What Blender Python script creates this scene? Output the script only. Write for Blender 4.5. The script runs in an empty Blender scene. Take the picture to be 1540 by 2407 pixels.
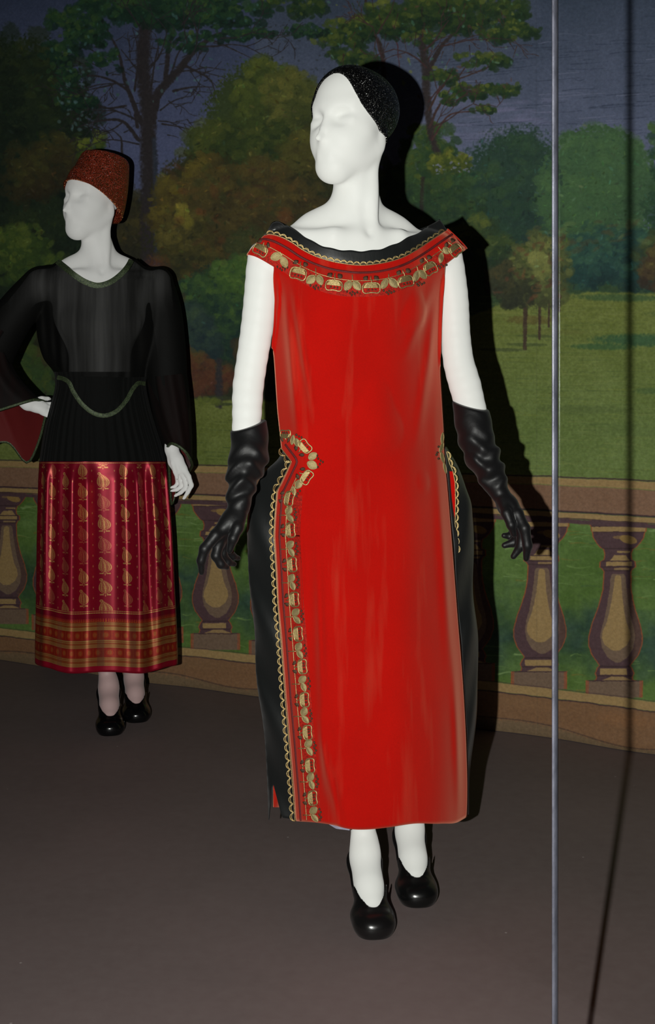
import bpy, bmesh, math, random
import numpy as np
from mathutils import Vector, Matrix

# ------------------------------------------------------------------ camera, world, light, exposure
SC = bpy.context.scene
COL = SC.collection
FPX, CX, CY, CAMZ = 3000.0, 770.0, 826.0, 1.2      # focal length in px, principal point, eye height

cam_data = bpy.data.cameras.new('camera')
cam_data.sensor_fit = 'VERTICAL'
cam_data.sensor_height = 36.0
cam_data.lens = 36.0 * FPX / 2407.0
cam_data.shift_y = -(1203.5 - CY) / 2407.0
cam_data.clip_start = 0.05
camera = bpy.data.objects.new('camera', cam_data)
camera.location = (0, 0, CAMZ)
camera.rotation_euler = (math.pi / 2, 0, 0)
COL.objects.link(camera)
SC.camera = camera

world = bpy.data.worlds.new('world')
world.use_nodes = True
world.node_tree.nodes['Background'].inputs[0].default_value = (0.9, 0.95, 1.0, 1)
world.node_tree.nodes['Background'].inputs[1].default_value = 0.0025   # an almost unlit gallery
SC.world = world

# the photographer's flash, beside the lens
fl = bpy.data.lights.new('flash', 'SPOT')
fl.energy = 385.0
fl.color = (1.0, 0.985, 0.955)
fl.spot_size = math.radians(96)
fl.spot_blend = 1.0
fl.shadow_soft_size = 0.010
flash = bpy.data.objects.new('flash', fl)
flash.location = (-0.175, 0.0, 1.175)
flash.rotation_euler = Vector((0.25, 2.75, -0.20)).to_track_quat('-Z', 'Y').to_euler()
COL.objects.link(flash)

SC.view_settings.view_transform = 'Standard'
SC.view_settings.look = 'None'
SC.view_settings.gamma = 1.0
SC.view_settings.use_curve_mapping = False
SC.view_settings.exposure = 0.0
SC.cycles.max_bounces = 8
SC.cycles.transparent_max_bounces = 24
# ------------------------------------------------------------------ helpers
rng = np.random.default_rng(7)
random.seed(7)

def P(px, py, Y):
    """point at depth Y seen at photo pixel (px, py)"""
    return np.array([(px - CX) / FPX * Y, Y, CAMZ + (CY - py) / FPX * Y])

def interp(tab, x):
    t = np.asarray(tab, float)
    return np.interp(x, t[:, 0], t[:, 1])

def smooth(tab, x):
    """cubic (monotone-free Catmull-Rom) interpolation of a table"""
    t = np.asarray(tab, float); xs, ys = t[:, 0], t[:, 1]
    m = np.gradient(ys, xs)
    x = np.clip(np.asarray(x, float), xs[0], xs[-1])
    i = np.clip(np.searchsorted(xs, x) - 1, 0, len(xs) - 2)
    h = xs[i + 1] - xs[i]; s = (x - xs[i]) / h
    return ((2*s**3 - 3*s**2 + 1) * ys[i] + (s**3 - 2*s**2 + s) * h * m[i]
            + (-2*s**3 + 3*s**2) * ys[i + 1] + (s**3 - s**2) * h * m[i + 1])

def spline(pts, n):
    """points resampled along a Catmull-Rom curve"""
    p = np.asarray(pts, float)
    d = np.r_[0, np.cumsum(np.linalg.norm(np.diff(p, axis=0), axis=1))]
    q = np.linspace(0, d[-1], n)
    return np.stack([smooth(np.c_[d, p[:, k]], q) for k in range(p.shape[1])], 1)

def empty(name, loc):
    o = bpy.data.objects.new(name, None)
    o.location = loc
    COL.objects.link(o)
    return o

def tag(o, label=None, cat=None, group=None, kind=None):
    for k, v in (('label', label), ('category', cat), ('group', group), ('kind', kind)):
        if v:
            o[k] = v
    return o

def mesh(name, verts, faces, mat, parent=None, smooth_shade=True, uv=None, link=True):
    me = bpy.data.meshes.new(name)
    verts = np.asarray(verts, float)
    if isinstance(faces, np.ndarray):
        n, k = faces.shape
        me.vertices.add(len(verts)); me.vertices.foreach_set('co', verts.astype(np.float32).ravel())
        me.loops.add(n * k); me.loops.foreach_set('vertex_index', faces.astype(np.int32).ravel())
        me.polygons.add(n); me.polygons.foreach_set('loop_start', np.arange(0, n * k, k, dtype=np.int32))
        me.update(calc_edges=True); me.validate()
    else:
        me.from_pydata(verts.tolist(), [], faces)
        me.update()
    if smooth_shade:
        me.polygons.foreach_set('use_smooth', np.ones(len(me.polygons), bool))
    if uv is not None:
        l = me.uv_layers.new(name='UVMap')
        idx = np.empty(len(me.loops), np.int32); me.loops.foreach_get('vertex_index', idx)
        l.data.foreach_set('uv', np.asarray(uv, np.float32)[idx].ravel())
    for m in (mat if isinstance(mat, (list, tuple)) else [mat]):
        me.materials.append(m)
    o = bpy.data.objects.new(name, me)
    if link:
        COL.objects.link(o)
    if parent is not None:
        attach(o, parent)
    return o

_W = {}
def world_of(o):
    m = Vector(o.location)
    while o.parent is not None:
        o = o.parent; m = m + Vector(o.location)
    return m

def attach(o, parent):
    """parent o (built in world coordinates) under an object that only has a location"""
    w = world_of(parent)
    o.parent = parent
    o.location = Vector(o.location) - w

def grid_faces(nr, nc, close=False):
    r = np.arange(nr - 1)[:, None]; cN = nc if close else nc - 1
    c = np.arange(cN)[None, :]; c2 = (c + 1) % nc
    a = r * nc + c; b = r * nc + c2; d = (r + 1) * nc + c2; e = (r + 1) * nc + c
    return np.stack([a, e, d, b], -1).reshape(-1, 4)

def tube(path, rad, nseg=6, closed=False, flat=1.0):
    """verts, faces of a tube along a path (n,3); rad scalar or (n,)"""
    p = np.asarray(path, float); n = len(p)
    r = np.broadcast_to(np.asarray(rad, float), (n,))
    if closed:
        t = np.roll(p, -1, 0) - np.roll(p, 1, 0)
    else:
        t = np.gradient(p, axis=0)
    t /= np.linalg.norm(t, axis=1)[:, None] + 1e-12
    ref = np.array([0.0, 1.0, 0.03])
    s = np.cross(t, ref); s /= np.linalg.norm(s, axis=1)[:, None] + 1e-12
    w = np.cross(t, s)
    a = np.linspace(0, 2 * math.pi, nseg, endpoint=False)
    v = p[:, None] + r[:, None, None] * (np.cos(a)[None, :, None] * s[:, None] + flat * np.sin(a)[None, :, None] * w[:, None])
    v = v.reshape(-1, 3)
    f = grid_faces(n + (1 if closed else 0), nseg, True)
    if closed:
        f = np.where(f >= n * nseg, f - n * nseg, f)
        return v, f.tolist()
    f = f.tolist()
    f.append(list(range(nseg)))
    f.append(list(range(n * nseg - 1, (n - 1) * nseg - 1, -1)))
    return v, f

class MB:
    """collects pieces into one mesh"""
    def __init__(self): self.v = []; self.f = []; self.n = 0
    def add(self, v, f):
        v = np.asarray(v, float)
        self.v.append(v); self.f += [[i + self.n for i in q] for q in (f.tolist() if isinstance(f, np.ndarray) else f)]
        self.n += len(v)
        return self
    def build(self, name, mat, parent=None, **k):
        return mesh(name, np.concatenate(self.v), self.f, mat, parent, **k)

def unit(v):
    v = np.asarray(v, float); return v / np.linalg.norm(v)

# ---- signed distance sculpting ------------------------------------------------
class SDF:
    def __init__(self, lo, hi, h):
        self.lo = np.asarray(lo, float); self.h = h
        self.n = np.ceil((np.asarray(hi, float) - self.lo) / h).astype(int) + 1
        self.d = np.full(self.n, 1.0, np.float32)
    def block(self, lo, hi):
        a = np.clip(np.floor((np.asarray(lo) - self.lo) / self.h).astype(int), 0, self.n)
        b = np.clip(np.ceil((np.asarray(hi) - self.lo) / self.h).astype(int) + 1, 0, self.n)
        sl = tuple(slice(int(i), int(j)) for i, j in zip(a, b))
        ax = [(self.lo[k] + self.h * np.arange(a[k], b[k])).astype(np.float32) for k in range(3)]
        return sl, ax[0][:, None, None], ax[1][None, :, None], ax[2][None, None, :]
    def put(self, sl, e, k, op):
        d = self.d[sl]
        if op == 'sub':
            h = np.maximum(k - np.abs(d + e), 0) / k
            self.d[sl] = np.maximum(d, -e) + h * h * k * 0.25
        elif op == 'and':
            h = np.maximum(k - np.abs(d - e), 0) / k
            self.d[sl] = np.maximum(d, e) + h * h * k * 0.25
        else:
            h = np.maximum(k - np.abs(d - e), 0) / k
            self.d[sl] = np.minimum(d, e) - h * h * k * 0.25
    def rc(self, a, b, ra, rb, k=0.01, op='add'):
        a = np.asarray(a, np.float32); b = np.asarray(b, np.float32)
        m = max(ra, rb) + k + 3 * self.h
        sl, x, y, z = self.block(np.minimum(a, b) - m, np.maximum(a, b) + m)
        ab = b - a; L = float(ab @ ab) + 1e-12
        t = np.clip(((x - a[0]) * ab[0] + (y - a[1]) * ab[1] + (z - a[2]) * ab[2]) / L, 0, 1)
        e = np.sqrt((x - a[0] - t * ab[0])**2 + (y - a[1] - t * ab[1])**2 + (z - a[2] - t * ab[2])**2) - (ra + (rb - ra) * t)
        self.put(sl, e, k, op); return self
    def chain(self, pts, rad, k=0.01, op='add'):
        for i in range(len(pts) - 1):
            self.rc(pts[i], pts[i + 1], rad[i], rad[i + 1], k, op)
        return self
    def ell(self, c, r, R=None, k=0.01, op='add'):
        c = np.asarray(c, np.float32); r = np.asarray(r, np.float32)
        R = np.eye(3) if R is None else np.asarray(R, float)      # rows are the ellipsoid's axes
        ext = np.sqrt(((R * r[:, None])**2).sum(0)) + k + 3 * self.h
        sl, x, y, z = self.block(c - ext, c + ext)
        x = x - c[0]; y = y - c[1]; z = z - c[2]
        q = [R[i, 0] * x + R[i, 1] * y + R[i, 2] * z for i in range(3)]
        k0 = np.sqrt(sum((q[i] / r[i])**2 for i in range(3)))
        k1 = np.sqrt(sum((q[i] / r[i]**2)**2 for i in range(3))) + 1e-6
        self.put(sl, (k0 * (k0 - 1) / k1).astype(np.float32), k, op); return self
    def fn(self, lo, hi, f, k=0.004, op='and'):
        sl, x, y, z = self.block(lo, hi)
        self.put(sl, f(x, y, z).astype(np.float32), k, op); return self
    def mesh(self, relax=2):
        d, h = self.d, self.h
        s = d < 0
        c = np.zeros(np.array(d.shape) - 1, np.uint8)
        offs = [(i, j, k) for i in (0, 1) for j in (0, 1) for k in (0, 1)]
        sh = np.array(d.shape) - 1
        for o in offs:
            c += s[o[0]:o[0] + sh[0], o[1]:o[1] + sh[1], o[2]:o[2] + sh[2]]
        act = (c > 0) & (c < 8)
        I = np.argwhere(act)
        vid = np.full(act.shape, -1, np.int32); vid[act] = np.arange(len(I))
        D = np.stack([d[I[:, 0] + o[0], I[:, 1] + o[1], I[:, 2] + o[2]] for o in offs], 1)
        acc = np.zeros((len(I), 3)); cnt = np.zeros(len(I))
        for a in range(8):
            for b in range(a + 1, 8):
                oa, ob = np.array(offs[a]), np.array(offs[b])
                if abs(oa - ob).sum() != 1: continue
                m = (D[:, a] < 0) != (D[:, b] < 0)
                t = np.where(m, D[:, a] / np.where(m, D[:, a] - D[:, b], 1), 0)
                acc += np.where(m[:, None], oa + t[:, None] * (ob - oa), 0); cnt += m
        v = self.lo + h * (I + acc / cnt[:, None])
        F = []
        for ax in range(3):
            s0 = np.moveaxis(s, ax, 0); V = np.moveaxis(vid, ax, 0)
            e = s0[1:, 1:-1, 1:-1] != s0[:-1, 1:-1, 1:-1]
            J = np.argwhere(e)
            i, j, k = J[:, 0], J[:, 1] + 1, J[:, 2] + 1
            q = np.stack([V[i, j - 1, k - 1], V[i, j, k - 1], V[i, j, k], V[i, j - 1, k]], 1)
            flip = s0[i, j, k]
            if ax == 1: flip = ~flip
            q[~flip] = q[~flip][:, ::-1]
            F.append(q)
        F = np.concatenate(F)
        F = F[(F >= 0).all(1)]
        E = np.concatenate([F[:, [0, 1]], F[:, [1, 2]], F[:, [2, 3]], F[:, [3, 0]]])
        E = np.concatenate([E, E[:, ::-1]])
        deg = np.bincount(E[:, 0], minlength=len(v))[:, None] + 1e-9
        for it in range(relax * 2):
            av = np.stack([np.bincount(E[:, 0], v[E[:, 1], k], len(v)) for k in range(3)], 1) / deg
            v = v + (0.55 if it % 2 == 0 else -0.5) * (av - v)
        return v, F

def drop_islands(v, F, keep_min=200):
    """removes loose specks"""
    n = len(v); lab = np.arange(n)
    E = np.concatenate([F[:, [0, 1]], F[:, [1, 2]], F[:, [2, 3]]])
    while True:
        m = np.minimum(lab[E[:, 0]], lab[E[:, 1]])
        new = lab.copy()
        np.minimum.at(new, E[:, 0], m); np.minimum.at(new, E[:, 1], m)
        new = new[new]
        if (new == lab).all(): break
        lab = new
    cnt = np.bincount(lab, minlength=n)
    ok = cnt[lab] >= keep_min
    idx = np.cumsum(ok) - 1
    F = F[ok[F[:, 0]]]
    return v[ok], idx[F]

# ---- materials ---------------------------------------------------------------------
def srgb(r, g, b):
    c = np.array([r, g, b], float) / 255.0
    return tuple(np.where(c <= 0.04045, c / 12.92, ((c + 0.055) / 1.055)**2.4))

class Nodes:
    def __init__(self, name):
        self.m = bpy.data.materials.new(name); self.m.use_nodes = True
        self.t = self.m.node_tree; self.b = self.t.nodes['Principled BSDF']; self.out = self.t.nodes['Material Output']
    def n(self, kind, **k):
        x = self.t.nodes.new('ShaderNode' + kind)
        for a, v in k.items():
            if a == 'ins':
                for i, w in v.items():
                    if hasattr(w, 'is_linked') or hasattr(w, 'links'):
                        self.t.links.new(w, x.inputs[i])
                    else:
                        x.inputs[i].default_value = w
            else:
                setattr(x, a, v)
        return x
    def link(self, a, b): self.t.links.new(a, b)
    def set(self, **k):
        for a, v in k.items():
            s = self.b.inputs[a.replace('_', ' ')]
            if hasattr(v, 'links'): self.t.links.new(v, s)
            else: s.default_value = v if not isinstance(v, tuple) or len(v) != 3 else (*v, 1)
        return self
    def coords(self, kind='Object', scale=(1, 1, 1)):
        c = self.n('TexCoord')
        return self.n('Mapping', ins={0: c.outputs[kind], 3: scale}).outputs[0]
    def noise(self, vec, scale, detail=4, rough=0.5):
        return self.n('TexNoise', ins={'Vector': vec, 'Scale': scale, 'Detail': detail, 'Roughness': rough})
    def ramp(self, fac, stops):
        r = self.n('ValToRGB', ins={0: fac}); e = r.color_ramp.elements
        while len(e) < len(stops): e.new(0.5)
        for x, (p, c) in zip(e, stops): x.position = p; x.color = (*c, 1)
        return r.outputs[0]
    def mix(self, fac, a, b):
        x = self.n('Mix', data_type='RGBA')
        for i, w in ((0, fac), (6, a), (7, b)):
            if hasattr(w, 'links'): self.t.links.new(w, x.inputs[i])
            else: x.inputs[i].default_value = (*w, 1) if isinstance(w, tuple) else w
        return x.outputs[2]
    def bump(self, height, strength=0.3, dist=0.002):
        x = self.n('Bump', ins={'Height': height, 'Strength': strength, 'Distance': dist})
        self.t.links.new(x.outputs[0], self.b.inputs['Normal'])
        return x

def image_from(name, arr):
    """arr (h, w, 3) display values 0..1, row 0 at the bottom"""
    h, w, _ = arr.shape
    im = bpy.data.images.new(name, w, h, alpha=False)
    buf = np.ones((h, w, 4), np.float32); buf[:, :, :3] = np.clip(arr, 0, 1)
    im.pixels.foreach_set(buf.ravel()); im.update(); im.pack()
    return im
# ------------------------------------------------------------------ the painted canvas behind the figures
# wall plane: X + Y * k runs through the floor line of the backdrop
def wall_Y(px):
    return 3600.0 / (727.0 + 0.142 * np.asarray(px, float))

WX0 = (0 - CX) / FPX * wall_Y(0)
WX1 = (1540 - CX) / FPX * wall_Y(1540)
W_SLOPE = float((wall_Y(1540) - wall_Y(0)) / (WX1 - WX0))
W_C = float(wall_Y(0) - W_SLOPE * WX0)               # Y = W_C + W_SLOPE * X
W_LEN = math.hypot(1, W_SLOPE)

def paint_mural():
    """the landscape, painted stroke by stroke; returns (height, width, 3) display values and its extent on the wall"""
    g = np.random.default_rng(11)
    X0, X1, Y0, Y1 = -640, 1900, -330, 1830
    W, H = X1 - X0, Y1 - Y0
    yy, xx = np.mgrid[Y0:Y1, X0:X1].astype(np.float32)
    C = np.zeros((H, W, 3), np.float32)

    def lattice(cell, seed):
        r = np.random.default_rng(seed)
        a = r.random((H // cell + 3, W // cell + 3)).astype(np.float32)
        y = (np.arange(H) / cell); x = (np.arange(W) / cell)
        i, j = y.astype(int), x.astype(int)
        fy = (y - i)[:, None]; fx = (x - j)[None]
        fy = fy * fy * (3 - 2 * fy); fx = fx * fx * (3 - 2 * fx)
        A = a[i][:, j]; B = a[i][:, j + 1]; D = a[i + 1][:, j]; E = a[i + 1][:, j + 1]
        return ((A * (1 - fx) + B * fx) * (1 - fy) + (D * (1 - fx) + E * fx) * fy).astype(np.float32)

    N1 = lattice(90, 1) * .5 + lattice(37, 2) * .3 + lattice(13, 3) * .2
    N2 = lattice(60, 4) * .4 + lattice(22, 5) * .35 + lattice(7, 6) * .25
    N3 = lattice(5, 7) * .6 + lattice(3, 8) * .4

    def blk(x0, y0, x1, y1):
        a, b = max(int(x0 - X0), 0), min(int(x1 - X0) + 2, W)
        c, d = max(int(y0 - Y0), 0), min(int(y1 - Y0) + 2, H)
        return (slice(c, d), slice(a, b)) if b > a and d > c else None

    def over(s, al, col):
        C[s] += al[..., None] * (np.asarray(col, np.float32) - C[s])

    def dab(x, y, rx, ry, ang, col, al=.8, soft=.35):
        m = max(rx, ry) + 1
        s = blk(x - m, y - m, x + m, y + m)
        if s is None: return
        dx, dy = xx[s] - x, yy[s] - y
        c, n = math.cos(ang), math.sin(ang)
        q = ((dx * c + dy * n) / rx)**2 + ((dy * c - dx * n) / ry)**2 + (N3[s] - .5) * .7
        over(s, np.clip((1 - q) / soft, 0, 1) * al, col)

    def stroke(pts, w0, w1, col, al=.9, wob=0.):
        L = sum(math.dist(pts[i], pts[i + 1]) for i in range(len(pts) - 1))
        n = max(int(L / max(min(w0, w1), 1.2) / .7), 4)
        sp = spline(pts, n) if len(pts) > 2 else np.linspace(pts[0], pts[1], n)
        jit = np.cumsum(g.normal(0, 1, n)) * wob if wob else np.zeros(n)
        for i, (x, y) in enumerate(sp):
            w = w0 + (w1 - w0) * i / (n - 1)
            dab(x + jit[i], y, max(w / 2, .8) * 1.25, max(w / 2, .8) * 1.25, 0, col, al, .8)

    def poly(pts, col, al=1., rough=0.):
        p = np.asarray(pts, np.float32)
        s = blk(*(p.min(0) - 2), *(p.max(0) + 2))
        if s is None: return
        x = xx[s] + (N3[s] - .5) * rough; y = yy[s] + (N2[s] - .5) * rough
        inside = np.zeros(x.shape, bool)
        for i in range(len(p)):
            (xa, ya), (xb, yb) = p[i], p[i - 1]
            if ya == yb: continue
            inside ^= ((ya > y) != (yb > y)) & (x < (xb - xa) * (y - ya) / (yb - ya) + xa)
        over(s, inside.astype(np.float32) * al, col)

    def foliage(cx, cy, rx, ry, n, size, pal, al=.75, light=(-.35, -.75), clump=9, edge=1.0, seed=None):
        """pal runs from shadow to light"""
        r = np.random.default_rng(seed if seed is not None else abs(int(cx * 7 + cy)))
        ca = r.random(clump) * 2 * math.pi; cr = np.sqrt(r.random(clump)) * .8
        cl = np.stack([np.cos(ca) * cr, np.sin(ca) * cr, .28 + .3 * r.random(clump)], 1)
        for i in range(n):
            f = i / n
            k = cl[r.integers(clump)]
            a = r.random() * 2 * math.pi; q = math.sqrt(r.random())
            lx, ly = math.cos(a) * q, math.sin(a) * q
            ux, uy = k[0] + lx * k[2], k[1] + ly * k[2]
            u = math.hypot(ux, uy)
            if u > edge: continue
            v = .5 + .34 * (lx * light[0] + ly * light[1]) + .26 * (ux * light[0] + uy * light[1]) + r.normal(0, .16)
            v = min(max(v * (.55 + .6 * f), 0), .999) * (len(pal) - 1)
            i0 = int(v); t = v - i0
            col = np.array(pal[i0]) * (1 - t) + np.array(pal[i0 + 1]) * t
            sz = size * (1.35 - .75 * f) * (.6 + .8 * r.random())
            dab(cx + ux * rx, cy + uy * ry, sz, sz * (.45 + .4 * r.random()), r.normal(0, .7), col, al, .5)

    # --- sky
    t = np.clip((yy + 120) / 450, 0, 1)[..., None]
    C[:] = np.array([46, 57, 72]) * (1 - t) + np.array([84, 91, 114]) * t
    C += ((N1 - .5) * 16)[..., None] * np.array([1, .9, 1.1])
    s = xx < 600
    C[s] *= np.array([.92, .92, 1.0])
    for i in range(230):
        x, y = g.uniform(950, 1850), g.uniform(70, 330) if i < 190 else g.uniform(-200, 80)
        L = g.uniform(20, 110); d = -.06 + g.normal(0, .03)
        dark = g.random() < .68
        stroke([(x, y), (x + L * .5, y + L * .5 * d + g.normal(0, 1.5)), (x + L, y + L * d)], 2.2, 1.4, (46, 54, 72) if dark else (104, 108, 130), .5 if y > 100 else .25)
    for i in range(40):
        x, y = g.uniform(950, 1300), g.uniform(230, 335)
        dab(x, y, g.uniform(20, 60), g.uniform(3, 8), -.05, (112, 110, 140), .3, .9)

    # --- dim woods that close the view between the trees
    top = np.interp(np.arange(X0, X1), [-640, 120, 250, 330, 400, 480, 560, 760, 830, 900, 1000, 1130, 1220, 1900], [120, 200, 420, 470, 400, 330, 250, 240, 330, 400, 395, 400, 520, 560]).astype(np.float32)
    al = np.clip((yy - top[None] - (N2 - .5) * 50) / 10, 0, 1)
    mix = np.clip((xx - 700) / 500, 0, 1)[..., None]
    col = np.array([42, 44, 28]) * (1 - mix) + np.array([40, 60, 38]) * mix + ((N1 - .5) * 24)[..., None] + ((N2 - .5) * 22)[..., None] * np.array([1, .8, .4])
    C += al[..., None] * (col - C)
    foliage(830, 520, 190, 170, 420, 22, [(30, 46, 32), (44, 64, 36), (72, 84, 38)], .55, clump=18)
    foliage(950, 610, 200, 90, 320, 18, [(30, 44, 30), (50, 62, 34), (84, 88, 40)], .55, clump=14)
    foliage(290, 560, 150, 130, 420, 20, [(28, 30, 24), (44, 42, 28), (66, 60, 32)], .55, clump=14)
    foliage(280, 800, 260, 170, 700, 22, [(28, 32, 26), (46, 48, 30), (70, 70, 36)], .55, clump=22)
    foliage(760, 790, 200, 170, 420, 20, [(32, 42, 30), (50, 56, 34), (74, 74, 38)], .55, clump=16)
    # --- far hills of trees on the right
    foliage(1010, 400, 90, 110, 220, 16, [(30, 50, 36), (44, 66, 38), (70, 84, 36)])
    dab(1215, 470, 150, 180, 0, (36, 58, 46), .95, .35)
    foliage(1225, 420, 95, 100, 420, 18, [(30, 48, 42), (38, 60, 48), (50, 74, 50)], .55, clump=12)
    foliage(1150, 500, 120, 120, 320, 20, [(28, 46, 44), (38, 62, 46), (58, 80, 44)], .5, clump=12)
    dab(1405, 460, 142, 166, 0, (54, 80, 54), .98, .12)
    foliage(1405, 420, 138, 122, 520, 22, [(46, 70, 50), (58, 86, 56), (72, 100, 60)], .4, clump=16)
    foliage(1395, 520, 140, 90, 260, 22, [(44, 66, 44), (56, 84, 54), (64, 92, 56)], .35, clump=10)
    for i in range(34):                       # leafy upper outlines
        a = math.pi * (1.0 + i / 33); q = g.uniform(.96, 1.03)
        dab(1405 + 140 * q * math.cos(a), 460 + 160 * q * math.sin(a), g.uniform(5, 12), g.uniform(4, 9), g.uniform(0, 3), (56, 82, 54), .9, .4)
    for i in range(26):
        a = math.pi * (1.0 + i / 25); q = g.uniform(.95, 1.05)
        dab(1225 + 92 * q * math.cos(a), 430 + 104 * q * math.sin(a), g.uniform(5, 11), g.uniform(4, 8), g.uniform(0, 3), (40, 62, 48), .9, .4)
    foliage(1590, 420, 110, 150, 420, 20, [(22, 44, 36), (34, 60, 42), (66, 92, 46)], .7, clump=12)
    foliage(1720, 330, 140, 260, 420, 24, [(22, 40, 32), (34, 60, 40), (64, 88, 44)], .7, clump=14)
    # teal hedge at the foot of the far trees
    foliage(1440, 615, 130, 75, 420, 20, [(20, 42, 42), (30, 58, 54), (52, 84, 64)], .65, clump=12)
    foliage(1640, 620, 170, 80, 300, 22, [(26, 36, 26), (44, 54, 34), (74, 84, 42)], .6, clump=12)
    foliage(1555, 640, 45, 60, 120, 14, [(40, 32, 26), (62, 50, 34), (76, 70, 38)], .7)
    for i in range(60):
        dab(g.uniform(1260, 1520), g.uniform(520, 600), g.uniform(10, 26), g.uniform(4, 9), g.normal(-.3, .4), random.choice([(66, 62, 42), (46, 74, 54), (84, 104, 62), (32, 60, 54)]), .45, .7)

    # --- lawn
    def lawn():
        s = blk(X0, 660, X1, 1180)
        ytop = np.interp(xx[s], [-430, 640, 760, 960, 1120, 1230, 1900], [944, 938, 900, 770, 735, 686, 684])
        y = yy[s]; edge = np.clip((y - ytop - (N2[s] - .5) * 14) / 6, 0, 1)
        t = np.clip((y - ytop) / 330, 0, 1)[..., None]
        col = np.array([92, 100, 46]) * (1 - t) + np.array([88, 104, 54]) * t + ((N1[s] - .5) * 18 + (N3[s] - .5) * 9)[..., None]
        C[s] += edge[..., None] * (col - C[s])
    lawn()
    for i in range(560):
        x, y = g.uniform(1040, 1880), g.uniform(692, 1118)
        L = g.uniform(18, 110)
        c = [(74, 84, 40), (104, 112, 50), (66, 82, 44), (110, 116, 64)][g.integers(4)]
        stroke([(x, y), (x + L, y + g.normal(2, 2))], 2.4, 1.3, c, .22)
    for i in range(160):
        x, y = g.uniform(-200, 640), g.uniform(948, 1086)
        stroke([(x, y), (x + g.uniform(15, 70), y + g.normal(1, 1.5))], 2.4, 1.3, [(64, 74, 34), (92, 100, 46), (56, 70, 36)][g.integers(3)], .28)
    for (x, y, rx, ry, c, al) in [(1460, 700, 120, 10, (52, 76, 46), .75), (1640, 740, 130, 12, (58, 74, 40), .6), (1520, 800, 140, 17, (42, 74, 50), .8), (1420, 815, 90, 9, (46, 76, 46), .75),
                                  (1560, 920, 80, 10, (56, 78, 44), .6), (1370, 962, 130, 12, (70, 84, 44), .5), (1500, 1010, 150, 20, (76, 92, 48), .4), (1290, 780, 110, 9, (84, 88, 42), .45),
                                  (1250, 752, 70, 12, (84, 72, 38), .6), (1240, 810, 55, 5, (58, 70, 38), .65), (1270, 790, 60, 4, (60, 70, 40), .6), (1180, 822, 70, 5, (56, 66, 38), .65),
                                  (1700, 860, 150, 20, (50, 78, 50), .6), (1180, 735, 60, 4, (112, 116, 62), .5)]:
        dab(x, y, rx, ry, 0.02, c, al, .7)
    # --- olive bush with three thin trunks
    for (x, y0, y1, w) in [(1236, 715, 820, 11), (1270, 690, 796, 8), (1292, 690, 768, 6), (1316, 670, 730, 8)]:
        stroke([(x, y0), (x - 1, y1)], w, w * .8, (58, 46, 36), .95)
    dab(1250, 645, 96, 84, 0, (58, 64, 40), .85, .4)
    foliage(1255, 640, 100, 92, 560, 16, [(46, 46, 32), (66, 74, 42), (104, 108, 58)], .6, light=(.35, -.6), clump=13)
    foliage(1205, 655, 58, 74, 280, 13, [(36, 40, 30), (46, 50, 34), (66, 62, 38)], .7, clump=8)
    foliage(1262, 625, 34, 40, 120, 12, [(84, 90, 50), (104, 108, 58), (122, 124, 68)], .5, clump=5)
    for i in range(46):
        dab(g.uniform(1170, 1330), g.uniform(560, 715), g.uniform(5, 16), g.uniform(3, 8), g.normal(0, .8), [(84, 54, 38), (70, 52, 36), (96, 70, 44)][g.integers(3)], .5, .7)

    # --- right tall tree
    TB = (46, 40, 40)
    stroke([(1052, 480), (1046, 400), (1020, 330), (1006, 230), (1000, 140), (985, 60), (960, -60), (940, -330)], 16, 26, TB, .95, .12)
    stroke([(1004, 180), (1040, 110), (1075, 70), (1110, 10)], 13, 5, TB, .9, .2)
    stroke([(985, 70), (1010, 20), (1050, -80)], 12, 6, TB, .9, .2)
    stroke([(905, 200), (895, 110), (870, 60), (860, 0)], 12, 7, (48, 38, 36), .85, .2)
    stroke([(1012, 300), (1040, 240), (1075, 190), (1110, 140)], 6, 2.5, (60, 44, 42), .85, .2)
    stroke([(1018, 330), (1060, 272), (1120, 262), (1160, 258)], 5, 2, (66, 46, 44), .85, .2)
    stroke([(1010, 260), (1050, 200), (1100, 180), (1170, 150)], 5, 2, (60, 44, 40), .85, .2)
    stroke([(1030, 220), (1055, 160), (1062, 140)], 4, 1.6, (74, 44, 48), .8, .3)
    stroke([(880, 60), (925, 85), (940, 160)], 4, 2, (70, 40, 44), .8, .3)
    stroke([(640, 92), (720, 78), (800, 70), (880, 80)], 3, 3, (40, 46, 38), .7, .3)
    PT = [(20, 38, 26), (34, 54, 30), (58, 72, 32), (90, 98, 42)]
    for (x, y, rx, ry, n, sz) in [(1090, 20, 160, 60, 420, 13), (940, 30, 130, 56, 330, 13), (820, 90, 90, 55, 170, 12), (1200, 75, 85, 26, 180, 11), (840, 140, 60, 24, 90, 10), (1140, -120, 220, 110, 420, 16),
                                  (880, -120, 190, 110, 420, 16), (1130, 145, 70, 20, 110, 10), (1105, 215, 55, 22, 100, 9), (1185, 212, 62, 16, 110, 8), (1140, 258, 34, 9, 50, 7), (1060, 225, 26, 34, 50, 8), (700, 8, 90, 40, 120, 11), (1040, 180, 40, 22, 60, 9),
                                  (1000, 95, 60, 20, 50, 9)]:
        foliage(x, y, rx, ry, n, sz, PT, .72, clump=8)
    for i in range(80):
        dab(g.uniform(760, 1230), g.uniform(0, 240), g.uniform(3, 9), g.uniform(2, 5), g.normal(.4, .7), [(92, 128, 112), (70, 110, 92), (112, 120, 54), (84, 58, 50)][g.integers(4)], .55, .7)
    for i in range(60):                                   # leaves along the twigs and thin shoots in the crown
        x, y = g.uniform(800, 1220), g.uniform(0, 130)
        stroke([(x, y), (x + g.normal(0, 10), y + g.uniform(14, 40))], 2.4, 1, [(48, 34, 36), (60, 42, 34), (36, 50, 30)][g.integers(3)], .6)
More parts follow.
